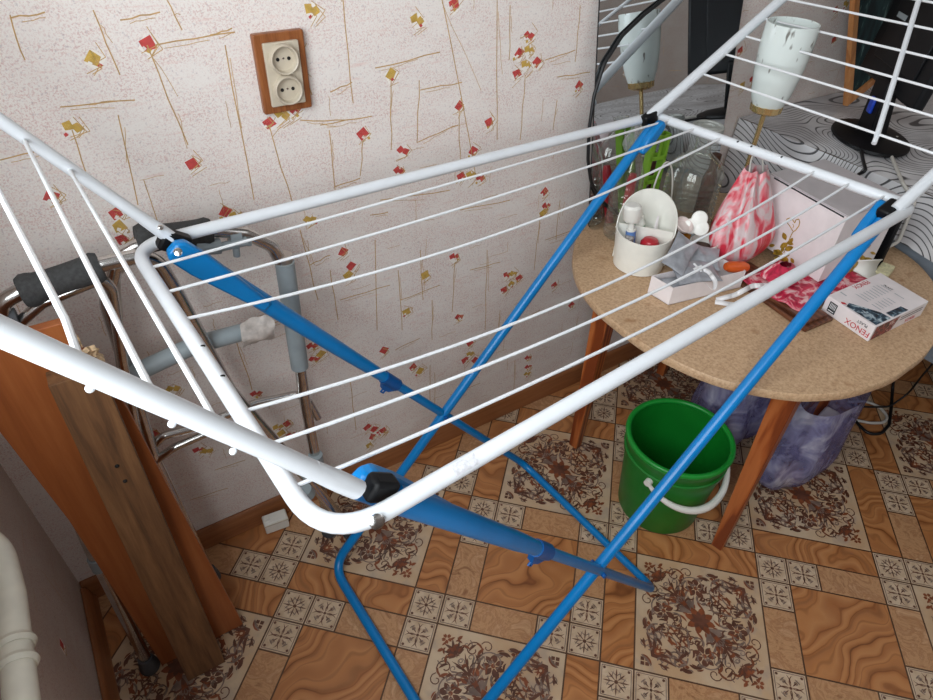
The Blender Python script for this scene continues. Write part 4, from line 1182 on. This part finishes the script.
# curled white ribbons
def ribbon(pts, w, label):
    pts = [Vector(p) for p in pts]; q = fillet(pts, .03, 6); mb = MB(); side = []
    for k in range(len(q)):
        d = (q[min(k + 1, len(q) - 1)] - q[max(k - 1, 0)]).normalized(); s = d.cross(V(0, 0, 1)); s = s.normalized() if s.length > 1e-4 else V(1, 0, 0)
        tw = s * .75 - V(0, 0, .66); side.append(tw * w / 2)
    for k in range(len(q) - 1): mb.poly([q[k] - side[k], q[k + 1] - side[k + 1], q[k + 1] + side[k + 1], q[k] + side[k]])
    o = mb.build('white_ribbon', 'ribbon', solid=.0006, fix=False); tag(o, label, 'ribbon', 'white ribbons by the open box'); return o
ribbon([on_z(701, 268, TZ + .062), on_z(709, 272, TZ + .064), on_z(716, 282, TZ + .060), on_z(714, 292, TZ + .050), on_z(706, 284, TZ + .05)], .009, 'white ribbon loop curling over the front of the open box')
ribbon([on_z(716, 300, TZ + .007), on_z(735, 295, TZ + .020), on_z(752, 286, TZ + .030), on_z(768, 285, TZ + .028), on_z(775, 292, TZ + .022)], .011, 'curled white ribbon lying right of the open box')
ribbon([on_z(715, 302, TZ + .007), on_z(735, 305, TZ + .007), on_z(752, 300, TZ + .008), on_z(764, 292, TZ + .022)], .010, 'flat white ribbon end on the bare tabletop')

# mug, amber jar, white whisk head
mc = on_z(688, 262, T0)
mc = V(1.452, -.352, T0)
mg_ = thing('mug', 'white mug with a coffee stained inside behind the grey sachets', 'mug', mc)
MB().lathe([(.0001, .002), (.026, .001), (.029, .006), (.031, .072), (.0295, .073), (.0275, .01), (.0001, .008)], 32, Matrix.Translation(mc)).build('mug_body', 'white_plastic', mg_)
MB().lathe([(.0001, .055), (.0285, .055)], 24, Matrix.Translation(mc)).build('coffee', 'coffee', mg_)
hd = V(-.86, .3, 0).normalized()
MB().tube(fillet([mc + hd * .030 + V(0, 0, .060), mc + hd * .052 + V(0, 0, .056), mc + hd * .050 + V(0, 0, .020), mc + hd * .029 + V(0, 0, .016)], .014, 5), .0042, 10).build('mug_handle', 'white_plastic', mg_)
ac = V(1.475, -.295, T0)
aj = thing('amber_jar', 'small amber jar between the organiser and the big clear bottle', 'jar', ac)
MB().lathe([(.0001, 0), (.024, 0), (.026, .006), (.026, .055), (.018, .066), (.018, .070), (.0001, .070)], 28, Matrix.Translation(ac)).build('jar_body', 'amber', aj)
MB().lathe([(.0205, .066), (.0205, .082), (.0001, .083)], 28, Matrix.Translation(ac)).build('jar_lid', 'coffee', aj)
wc = on_z(697, 224, TZ + .105)
lf = thing('plastic_flower', 'white plastic flower with rounded petals in front of the big clear bottle', 'flower', V(wc.x, wc.y, T0))
vn = (CAM - wc).normalized(); vr = vn.cross(V(0, 0, 1)).normalized(); vu = vr.cross(vn)
for a in (100, 215, 325):
    p = wc + (vr * cos(radians(a)) + vu * sin(radians(a))) * .0125
    m3 = Matrix.Translation(p) @ Matrix((( vr.x, vu.x, vn.x, 0), (vr.y, vu.y, vn.y, 0), (vr.z, vu.z, vn.z, 0), (0, 0, 0, 1)))
    MB().lathe([(.0001, -.004), (.0165, -.003), (.018, .0), (.0165, .003), (.0001, .005)], 22, m3).build('petal', 'white_plastic', lf)
MB().tube([wc - vn * .006, V(wc.x + .010, wc.y + .010, T0 + .05), V(wc.x + .012, wc.y + .012, T0 + .003)], .004, 8).build('flower_stem', 'grey_plastic', lf)
m3 = Matrix.Translation(wc + V(-.030, .014, -.006)) @ Matrix.Rotation(.5, 4, 'X')
o = MB().lathe([(.0001, 0), (.018, .001), (.022, .010), (.020, .011), (.016, .003), (.0001, .002)], 24, m3).build('shell_scoop', plain('pinkish_plastic', (222, 206, 200), .4, var=.05), lf)

# big ribbed clear bottle
bc = V(1.560, -.200, T0)
bb_ = thing('ribbed_bottle', 'big ribbed clear plastic bottle standing behind the organiser', 'bottle', bc)
prof = [(.0001, .004), (.050, .002), (.064, .008)]
for k in range(9):
    z = .014 + k * .0145; prof += [(.0665, z), (.0665, z + .006), (.0600, z + .0100)]
prof += [(.066, .150), (.062, .168), (.046, .186), (.028, .200), (.020, .208), (.019, .232), (.021, .234), (.021, .240), (.018, .241)]
MB().lathe(prof, 48, Matrix.Translation(bc)).build('bottle_shell', 'clear_pet', bb_)
# bottle at the left edge of the mirror
bc2 = V(1.388, -.150, T0)
b2 = thing('clear_bottle', 'tall clear plastic bottle with a crumpled film top at the left of the mirror', 'bottle', bc2)
prof = [(.0001, .004), (.028, .002), (.0345, .008)]
for k in range(7):
    z = .016 + k * .016; prof += [(.0365, z), (.0365, z + .009), (.0340, z + .0125)]
prof += [(.0365, .140), (.035, .165), (.024, .195), (.0175, .215), (.0175, .245)]
MB().lathe(prof, 40, Matrix.Translation(bc2)).build('bottle_shell', 'clear_pet', b2)
rf = random.Random(2)
def film(u, v):
    a = 2 * pi * u; r = .022 * (1 + .25 * sin(5 * a) + rf.uniform(-.08, .08)) * (1 - .93 * max(0, v - .35) / .65) * (.85 + .3 * sin(pi * min(1, v * 2)))
    return bc2 + V(r * cos(a) - .010 * v, r * sin(a), .222 + .085 * v)
MB().grid(film, 28, 10).build('film_top', 'clear_tub', b2)

# clear tub with a wire handle, an apple and a lime green basket
gc = V(1.497, -.122, T0)
lb_ = thing('pen_basket', 'lime green plastic basket with open windows in front of the mirror', 'basket', gc)
gmb = MB(); ang = radians(-8)
mt = Matrix.Translation(gc) @ Matrix.Rotation(ang, 4, 'Z')
W2, D2, H2 = .024, .010, .232
for y in (-D2, D2):
    for (x0, z0, x1, z1) in ((-W2, 0, -W2 + .007, H2), (W2 - .007, 0, W2, H2), (-W2, 0, W2, .008), (-W2, H2 - .008, W2, H2), (-W2, .170, W2, .180), (-W2, .110, W2, .120), (-W2, .050, W2, .060), (-.004, .180, .004, H2)):
        gmb.box((x0, y - .0015, z0), (x1, y + .0015, z1), 0, mt)
for x in (-W2, W2): gmb.box((x - .0015, -D2, 0), (x + .0015, D2, H2), 0, mt)
gmb.box((-W2, -D2, 0), (W2, D2, .003), 0, mt)
gmb.build('basket_frame', 'lime', lb_, smooth=False, bevel=.0008)
ap = on_z(649, 180, T0 + .055); apc = V(1.455, -.205, T0 + .036)
o = thing('apple', 'dark red apple in the small clear tub behind the organiser', 'apple', V(apc.x, apc.y, T0))
MB().lathe([(.0001, -.030), (.012, -.0315), (.024, -.024), (.031, -.006), (.0315, .006), (.026, .022), (.012, .029), (.004, .025), (.0001, .023)], 28, Matrix.Translation(apc)).build('apple_flesh', 'apple', o)
MB().tube([apc + V(0, 0, .023), apc + V(.002, 0, .036)], .0014, 8).build('stem', 'coffee', o)
hc = V(1.435, -.205, T0)
wt = thing('wire_handle_tub', 'small clear tub with a thin white wire handle behind the organiser', 'tub', V(1.505, -.115, T0))
hcx = V(1.455, -.205, T0)
MB().lathe([(.0001, .002), (.033, .001), (.0345, .010), (.036, .075), (.037, .077), (.037, .081), (.0355, .081)], 40, Matrix.Translation(hcx)).build('tub_shell', 'clear_tub', wt)
hp_ = [hcx + V(-.037 * cos(t), .012 * sin(t), .078 + .120 * sin(t)) for t in [pi * k / 20 for k in range(21)]]
MB().tube(hp_, .0020, 8).build('wire_handle', 'cable_white', wt)
o = MB().lathe([(.0001, 0), (.011, 0), (.0115, .13), (.008, .145), (.0001, .146)], 20, Matrix.Translation((1.432, -.122, T0))).build('red_marker', 'red'); tag(o, 'short red marker pen between the clear bottle and the lime basket', 'pen')

# milky tub with a ringed lid by the right of the mirror
tc = on_y(709, 125, -.128); H = tc.z - T0
tcv = V(tc.x, tc.y, T0)
tu = thing('lidded_tub', 'tall milky plastic tub with a ringed lid at the right of the mirror', 'tub', tcv)
MB().lathe([(.0001, .001), (.030, .001), (.032, .006), (.036, H - .012), (.0001, H - .012)], 40, Matrix.Translation(tcv)).build('tub_body', 'clear_tub', tu)
MB().lathe([(.0385, H - .016), (.0390, H - .002), (.0365, H), (.032, H - .001), (.031, H - .004), (.023, H - .003), (.022, H - .001), (.015, H - .001), (.014, H - .004), (.0001, H - .003)], 40, Matrix.Translation(tcv)).build('tub_lid', plain('milky_lid', (186, 188, 182), .35, var=.06), tu)
bv = V(1.650, -.180, T0)
br = thing('brown_bottle', 'dark brown glass bottle behind the big ribbed bottle', 'bottle', bv)
MB().lathe([(.0001, 0), (.017, 0), (.018, .006), (.018, .11), (.010, .135), (.010, .16), (.0001, .161)], 24, Matrix.Translation(bv)).build('bottle_body', plain('brown_glass', (84, 50, 38), .2, var=.1), br)
MB().lathe([(.012, .150), (.012, .172), (.0001, .173)], 20, Matrix.Translation(bv)).build('bottle_cap', 'coffee', br)

# pink film bag, floral cloth, wooden board, white box, carton
pg = thing('gift_bag', 'red and white striped film bag with thin white handles leaning on the white box', 'bag', (1.535, -.385, T0))
crumple((1.535, -.385, T0), .078, .060, .215, 8, 60, 30, .15, .36, (.035, .040)).build('bag_film', 'pinkbag', pg)
tpb = V(1.567, -.347, T0 + .205)
MB().tube(fillet([tpb + V(-.020, .0, .0), tpb + V(-.014, .012, .040), tpb + V(.0, .010, .052), tpb + V(.012, .004, .040), tpb + V(.022, -.006, .0)], .02, 5), .0020, 8).build('handle', 'cable_white', pg)
o = MB().lathe([(.0001, -.032), (.008, -.031), (.0125, -.020), (.013, .016), (.009, .028), (.0001, .030)], 18, Matrix.Translation(on_z(737, 267, T0 + .045)) @ Matrix.Rotation(radians(100), 4, V(.3, 1, 0))).build('orange_marker', 'orange'); tag(o, 'short orange plastic tube lying over the right end of the open box', 'tube')

pl_ = thing('wooden_plaque', 'dark brown lacquered wooden plaque with a stepped edge under the rose cloth', 'plaque', (1.51, -.52, T0))
k0, k1 = V(1.462, -.637, T0), V(1.548, -.642, T0); kd = V(.012, .112, 0).normalized() * .24
MB().prism([k0, k1, k1 + kd, k0 + kd], V(0, 0, .009)).build('plaque_base', 'brown_lacquer', pl_, smooth=False, bevel=.0015)
sh = (k1 - k0).normalized() * .010
MB().prism([k0 + sh + kd * .04 + V(0, 0, .009), k1 - sh + kd * .04 + V(0, 0, .009), k1 - sh + kd * .96 + V(0, 0, .009), k0 + sh + kd * .96 + V(0, 0, .009)], V(0, 0, .007)).build('plaque_top', 'brown_lacquer', pl_, smooth=False, bevel=.0015)
rc = random.Random(6)
fq = [on_z(738, 278, T0 + .02), on_z(802, 312, T0 + .02), on_z(872, 284, T0 + .012), on_z(800, 250, T0 + .012)]
def flf(u, v):
    p = fq[0] * (1 - u) * (1 - v) + fq[1] * u * (1 - v) + fq[2] * u * v + fq[3] * (1 - u) * v
    return V(p.x + .004 * sin(9 * v), p.y + .004 * sin(8 * u), T0 + .0195 + .0030 * sin(19 * u + 3 * v) * sin(15 * v + 1))
fc = MB().grid(flf, 24, 24).build('rose_cloth', 'floral', solid=.002, fix=False); tag(fc, 'crumpled pink cloth printed with red roses under the white box', 'cloth')
fm = MB()
pc = on_z(768, 276, T0 + .03)
crumple((1.550, -.500, T0 + .014), .046, .040, .045, 12, 30, 12, .15, .3).build('cloth_bunch', 'floral', fc)

wb = [V(1.642, -.339, 0), V(1.611, -.553, 0), V(1.803, -.564, 0), V(1.826, -.352, 0)]
z0, z1 = T0 + .0255, .835
bx = thing('white_box', 'white cardboard box printed with a gold rose and heart on the rose cloth', 'box', (1.72, -.45, z0))
MB().hexa([V(p.x, p.y, z0) for p in wb] + [V(p.x, p.y, z1 - .004) for p in wb]).build('box_body', 'card', bx, smooth=False, bevel=.0015)
ex = [(p - V(1.72, -.452, 0)) * 1.006 + V(1.72, -.452, 0) for p in wb]
MB().prism([V(p.x, p.y, z1 - .0035) for p in ex], V(0, 0, .0035)).build('box_lid_flap', 'card_grey', bx, smooth=False, bevel=.001)
sl0, sl1 = V(wb[0].x, wb[0].y, z1 - .0045), V(wb[1].x, wb[1].y, z1 - .0045)
n_ = V(-.99, .14, 0) * .0006
MB().poly([sl0 + n_ + (sl1 - sl0) * .06, sl0 + n_ + (sl1 - sl0) * .97, sl0 + n_ + (sl1 - sl0) * .97 + V(0, 0, -.0035), sl0 + n_ + (sl1 - sl0) * .06 + V(0, 0, -.0035)]).build('lid_slot', 'print_black', bx, smooth=False, fix=False)
# gold print on the face towards the camera, in that face's own coordinates
fu = (wb[1] - wb[0]).normalized(); fnorm = V(fu.y, -fu.x, 0)
if fnorm.dot(CAM - wb[0]) < 0: fnorm = -fnorm
def face_pt(x, y):
    d = ray(x, y); P0 = V(wb[0].x, wb[0].y, z0); t = (P0 - CAM).dot(fnorm) / d.dot(fnorm); return CAM + d * t + fnorm * .0007
gp = MB()
def gstroke(pxs, w):
    P = [face_pt(*p) for p in pxs]
    for a_, b__ in zip(P, P[1:]):
        d_ = (b__ - a_).normalized(); n__ = d_.cross(fnorm) * w; gp.poly([a_ + n__, b__ + n__, b__ - n__, a_ - n__])
gstroke([(793, 231), (790, 226), (787, 222), (787, 219), (790, 218), (793, 220), (795, 223), (796, 220), (799, 219), (800, 222), (799, 226), (796, 230), (793, 232), (791, 236), (788, 243), (784, 253)], .0011)
gstroke([(793, 224), (794, 226), (793, 228)], .0008)
def gleaf(x, y, ang_, L):
    P = leaf(x, y, radians(ang_), L, L * .3)
    for q in P: gp.poly([face_pt(*p) for p in q])
for x, y, a_, L in ((788, 243, 150, 9), (787, 242, 20, 7), (785, 250, -20, 9), (786, 240, 250, 8), (790, 243, 300, 6), (783, 254, 200, 10), (782, 255, 90, 10), (784, 256, 60, 8), (781, 252, 170, 8), (784, 262, 100, 6), (775, 245, 170, 6), (791, 258, 60, 6)): gleaf(x, y, a_, L)
for k in range(5): gleaf(781 + 3 * cos(k * 1.25), 255 + 3 * sin(k * 1.25), k * 72, 6)
gp.build('gold_print', 'gold', bx, smooth=False, fix=False)
su = (wb[2] - wb[1]).normalized(); sn = V(su.y, -su.x, 0)
if sn.dot(CAM - wb[1]) < 0: sn = -sn
def side_pt(x, y):
    d = ray(x, y); P0 = V(wb[1].x, wb[1].y, z0); t = (P0 - CAM).dot(sn) / d.dot(sn); return CAM + d * t + sn * .0007
gp = MB()
for x, y, a_, L in ((857, 256, 110, 14), (860, 254, 60, 12), (866, 249, 300, 9), (864, 258, 20, 10), (856, 262, 200, 10), (862, 247, 260, 8), (853, 266, 120, 10), (851, 270, 60, 8), (870, 252, 20, 6)):
    for q in leaf(x, y, radians(a_), L, L * .24): gp.poly([side_pt(*p) for p in q])
gp.build('gold_print', 'gold', bx, smooth=False, fix=False)

# black slab leaning behind the white box
o = MB()
q0 = V(1.835, -.572, T0); mt = Matrix.Translation(q0) @ Matrix.Rotation(radians(84), 4, 'Z') @ Matrix.Rotation(radians(-3), 4, 'X')
o.box((0, -.006, 0), (.20, .006, .150), 0, mt)
o = o.build('black_folder', 'black_plastic', bevel=.003); tag(o, 'flat black case standing upright behind the white box', 'case')

# white dish and sponge
dc = on_z(868, 279, T0 + .012)
ds = MB(); dm = Matrix.Translation(V(dc.x, dc.y, T0 + .031)) @ Matrix.Rotation(radians(-25), 4, 'Z') @ Matrix.Rotation(radians(90), 4, 'Y')
ds.lathe([(.030, -.035), (.030, .035)], 24, dm, a0=radians(-75), a1=radians(125))
o = ds.build('curled_plastic_sheet', 'white_plastic', solid=.002, fix=False); tag(o, 'curled piece of white plastic lying behind the printed carton', 'plastic sheet')
sc = on_z(884, 271, T0 + .01)
o = MB().box((-.028, -.015, 0), (.028, .015, .018), 0, Matrix.Translation(V(sc.x, sc.y, T0)) @ Matrix.Rotation(radians(15), 4, 'Z')).build('sponge', 'sponge', bevel=.003); tag(o, 'pale yellow sponge on the table beside the curled white plastic', 'sponge')

# printed carton
c0_, c1_, c2_ = V(1.564, -.604, T0), V(1.549, -.722, T0), V(1.735, -.728, T0)
cu, cv = (c2_ - c1_), (c0_ - c1_)
ch = .038
cbx = thing('carton', 'flat white printed carton with red lettering at the front of the table', 'carton', (c0_ + c2_) / 2)
cc = [c1_, c1_ + cu, c1_ + cu + cv, c1_ + cv]
cm = MB(); nn = 16
cm.hexa(cc + [p + V(0, 0, ch) for p in cc])
cm.build('carton_body', 'card', cbx, smooth=False, bevel=.0012)
def ctop(a_, b__): return c1_ + cu * a_ + cv * b__ + V(0, 0, ch + .0006)
cm = MB(); 
cm.poly([ctop(.02, .62), ctop(.03, .03), ctop(.30, .02), ctop(.28, .22), ctop(.20, .42), ctop(.10, .66)])
cm.poly([ctop(.33, .02), ctop(.62, .02), ctop(.60, .15), ctop(.33, .16)])
cm.build('photo_panel', 'photo_print', cbx, smooth=False, fix=False)
cm = MB()
rl = random.Random(3)
for k in range(9):
    a_ = .32 + k * .055
    for (b0_, b1_) in ((.26, .48), (.52, .80)):
        if rl.random() < .85: cm.poly([ctop(a_, b0_), ctop(a_ + .012, b0_), ctop(a_ + .012, b1_ - rl.uniform(0, .08)), ctop(a_, b1_ - rl.uniform(0, .08))])
cm.poly([ctop(.18, .82), ctop(.20, .82), ctop(.20, .95), ctop(.18, .95)])
cm.build('fine_print', 'print_grey', cbx, smooth=False, fix=False)
cm = MB()
cm.poly([ctop(.01, .70), ctop(.05, .64), ctop(.06, .70), ctop(.03, .76)])
cm.build('red_mark', 'print_red', cbx, smooth=False, fix=False)
def text_on(txt, size, origin, xdir, ydir, mat, name, parent):
    cu_ = bpy.data.curves.new(name, 'FONT'); cu_.body = txt; cu_.size = size; cu_.extrude = .0001; cu_.align_x = 'CENTER'; cu_.align_y = 'CENTER'
    cu_.materials.append(M[mat]); tmp = bpy.data.objects.new(name, cu_); COL.objects.link(tmp)
    me_ = bpy.data.meshes.new_from_object(tmp.evaluated_get(bpy.context.evaluated_depsgraph_get())); bpy.data.objects.remove(tmp)
    me_.materials.clear(); me_.materials.append(M[mat])
    o = bpy.data.objects.new(name, me_); COL.objects.link(o); o.parent = parent
    x = Vector(xdir).normalized(); y = Vector(ydir); y = (y - x * y.dot(x)).normalized(); z = x.cross(y)
    org = Vector(origin) - parent.location
    o.matrix_local = Matrix(((x.x, y.x, z.x, org.x), (x.y, y.y, z.y, org.y), (x.z, y.z, z.z, org.z), (0, 0, 0, 1))); return o
nl = V(cv.y, -cv.x, 0).normalized()
if nl.dot(CAM - c1_) < 0: nl = -nl
nf = V(cu.y, -cu.x, 0).normalized()
if nf.dot(V(0, -1, 0)) < 0: nf = -nf
def cleft(a_, h): return c1_ + cv * a_ + V(0, 0, ch * h) + nl * .0006
def cfront(a_, h): return c1_ + cu * a_ + V(0, 0, ch * h) + nf * .0006
# the lettering stands on its head, as the carton lies
text_on('FENOX', .018, cleft(.27, .36), cv, V(0, 0, -1), 'print_red', 'red_lettering', cbx)
text_on('PLAST', .009, cleft(.22, .74), cv, V(0, 0, -1), 'print_black', 'black_lettering', cbx)
cm = MB(); cm.poly([cleft(.74, .18), cleft(.90, .18), cleft(.90, .82), cleft(.74, .82)]); cm.build('bar_panel', 'print_black', cbx, smooth=False, fix=False)
cm = MB()
for k in range(5): cm.poly([cleft(.76 + k * .026, .42) + nl * .0004, cleft(.772 + k * .026, .42) + nl * .0004, cleft(.772 + k * .026, .76) + nl * .0004, cleft(.76 + k * .026, .76) + nl * .0004])
cm.poly([cleft(.76, .26) + nl * .0004, cleft(.88, .26) + nl * .0004, cleft(.88, .31) + nl * .0004, cleft(.76, .31) + nl * .0004])
cm.build('bar_lines', 'print_white', cbx, smooth=False, fix=False)
cm = MB(); cm.poly([cfront(.03, .06), cfront(.40, .06), cfront(.46, .94), cfront(.03, .94)]); cm.build('side_photo', 'red_photo', cbx, smooth=False, fix=False)
cm = MB()
for h in (.56, .72): cm.poly([cfront(.50, h), cfront(.92, h), cfront(.92, h + .05), cfront(.50, h + .05)])
cm.build('side_lines', 'print_black', cbx, smooth=False, fix=False)
text_on('FENOX', .011, cfront(.74, .28), -cu, V(0, 0, -1), 'print_red', 'red_lettering', cbx)
text_on('FENOX', .016, ctop(.55, .92), -cu, -cv, 'print_red', 'red_lettering', cbx)
text_on('PLAST', .008, ctop(.80, .62), -cv, cu, 'print_black', 'black_lettering', cbx)

# ------------------------------------------------------------------ light
def area(name, loc, target, sx, sy, power, color):
    l = bpy.data.lights.new(name, 'AREA'); l.shape = 'RECTANGLE'; l.size = sx; l.size_y = sy; l.energy = power; l.color = color
    o = bpy.data.objects.new(name, l); COL.objects.link(o); o.location = loc
    o.rotation_euler = (Vector(target) - Vector(loc)).to_track_quat('-Z', 'Y').to_euler(); return o
area('window_daylight', (-.16, -1.07, 1.66), (1.2, -.62, 1.56), 1.3, 1.25, 44, (0.90, 0.96, 1.0))
area('room_fill', (1.3, -2.45, 2.1), (.9, 0, .7), 1.6, .8, 1.0, (0.95, 0.97, 1.0))
area('desk_fill', (2.3, -2.4, 2.1), (2.1, -.2, .75), 1.0, 1.2, 7.0, (0.92, 0.97, 1.0))  # unseen fill lamp added to brighten the desk side
w = bpy.data.worlds.new('world'); scene.world = w; w.use_nodes = True
bgd = w.node_tree.nodes['Background']; bgd.inputs[0].default_value = (0.85, 0.92, 1.0, 1); bgd.inputs[1].default_value = 0.8
scene.view_settings.view_transform = 'Standard'
scene.view_settings.look = 'None'
scene.view_settings.exposure = 0.0
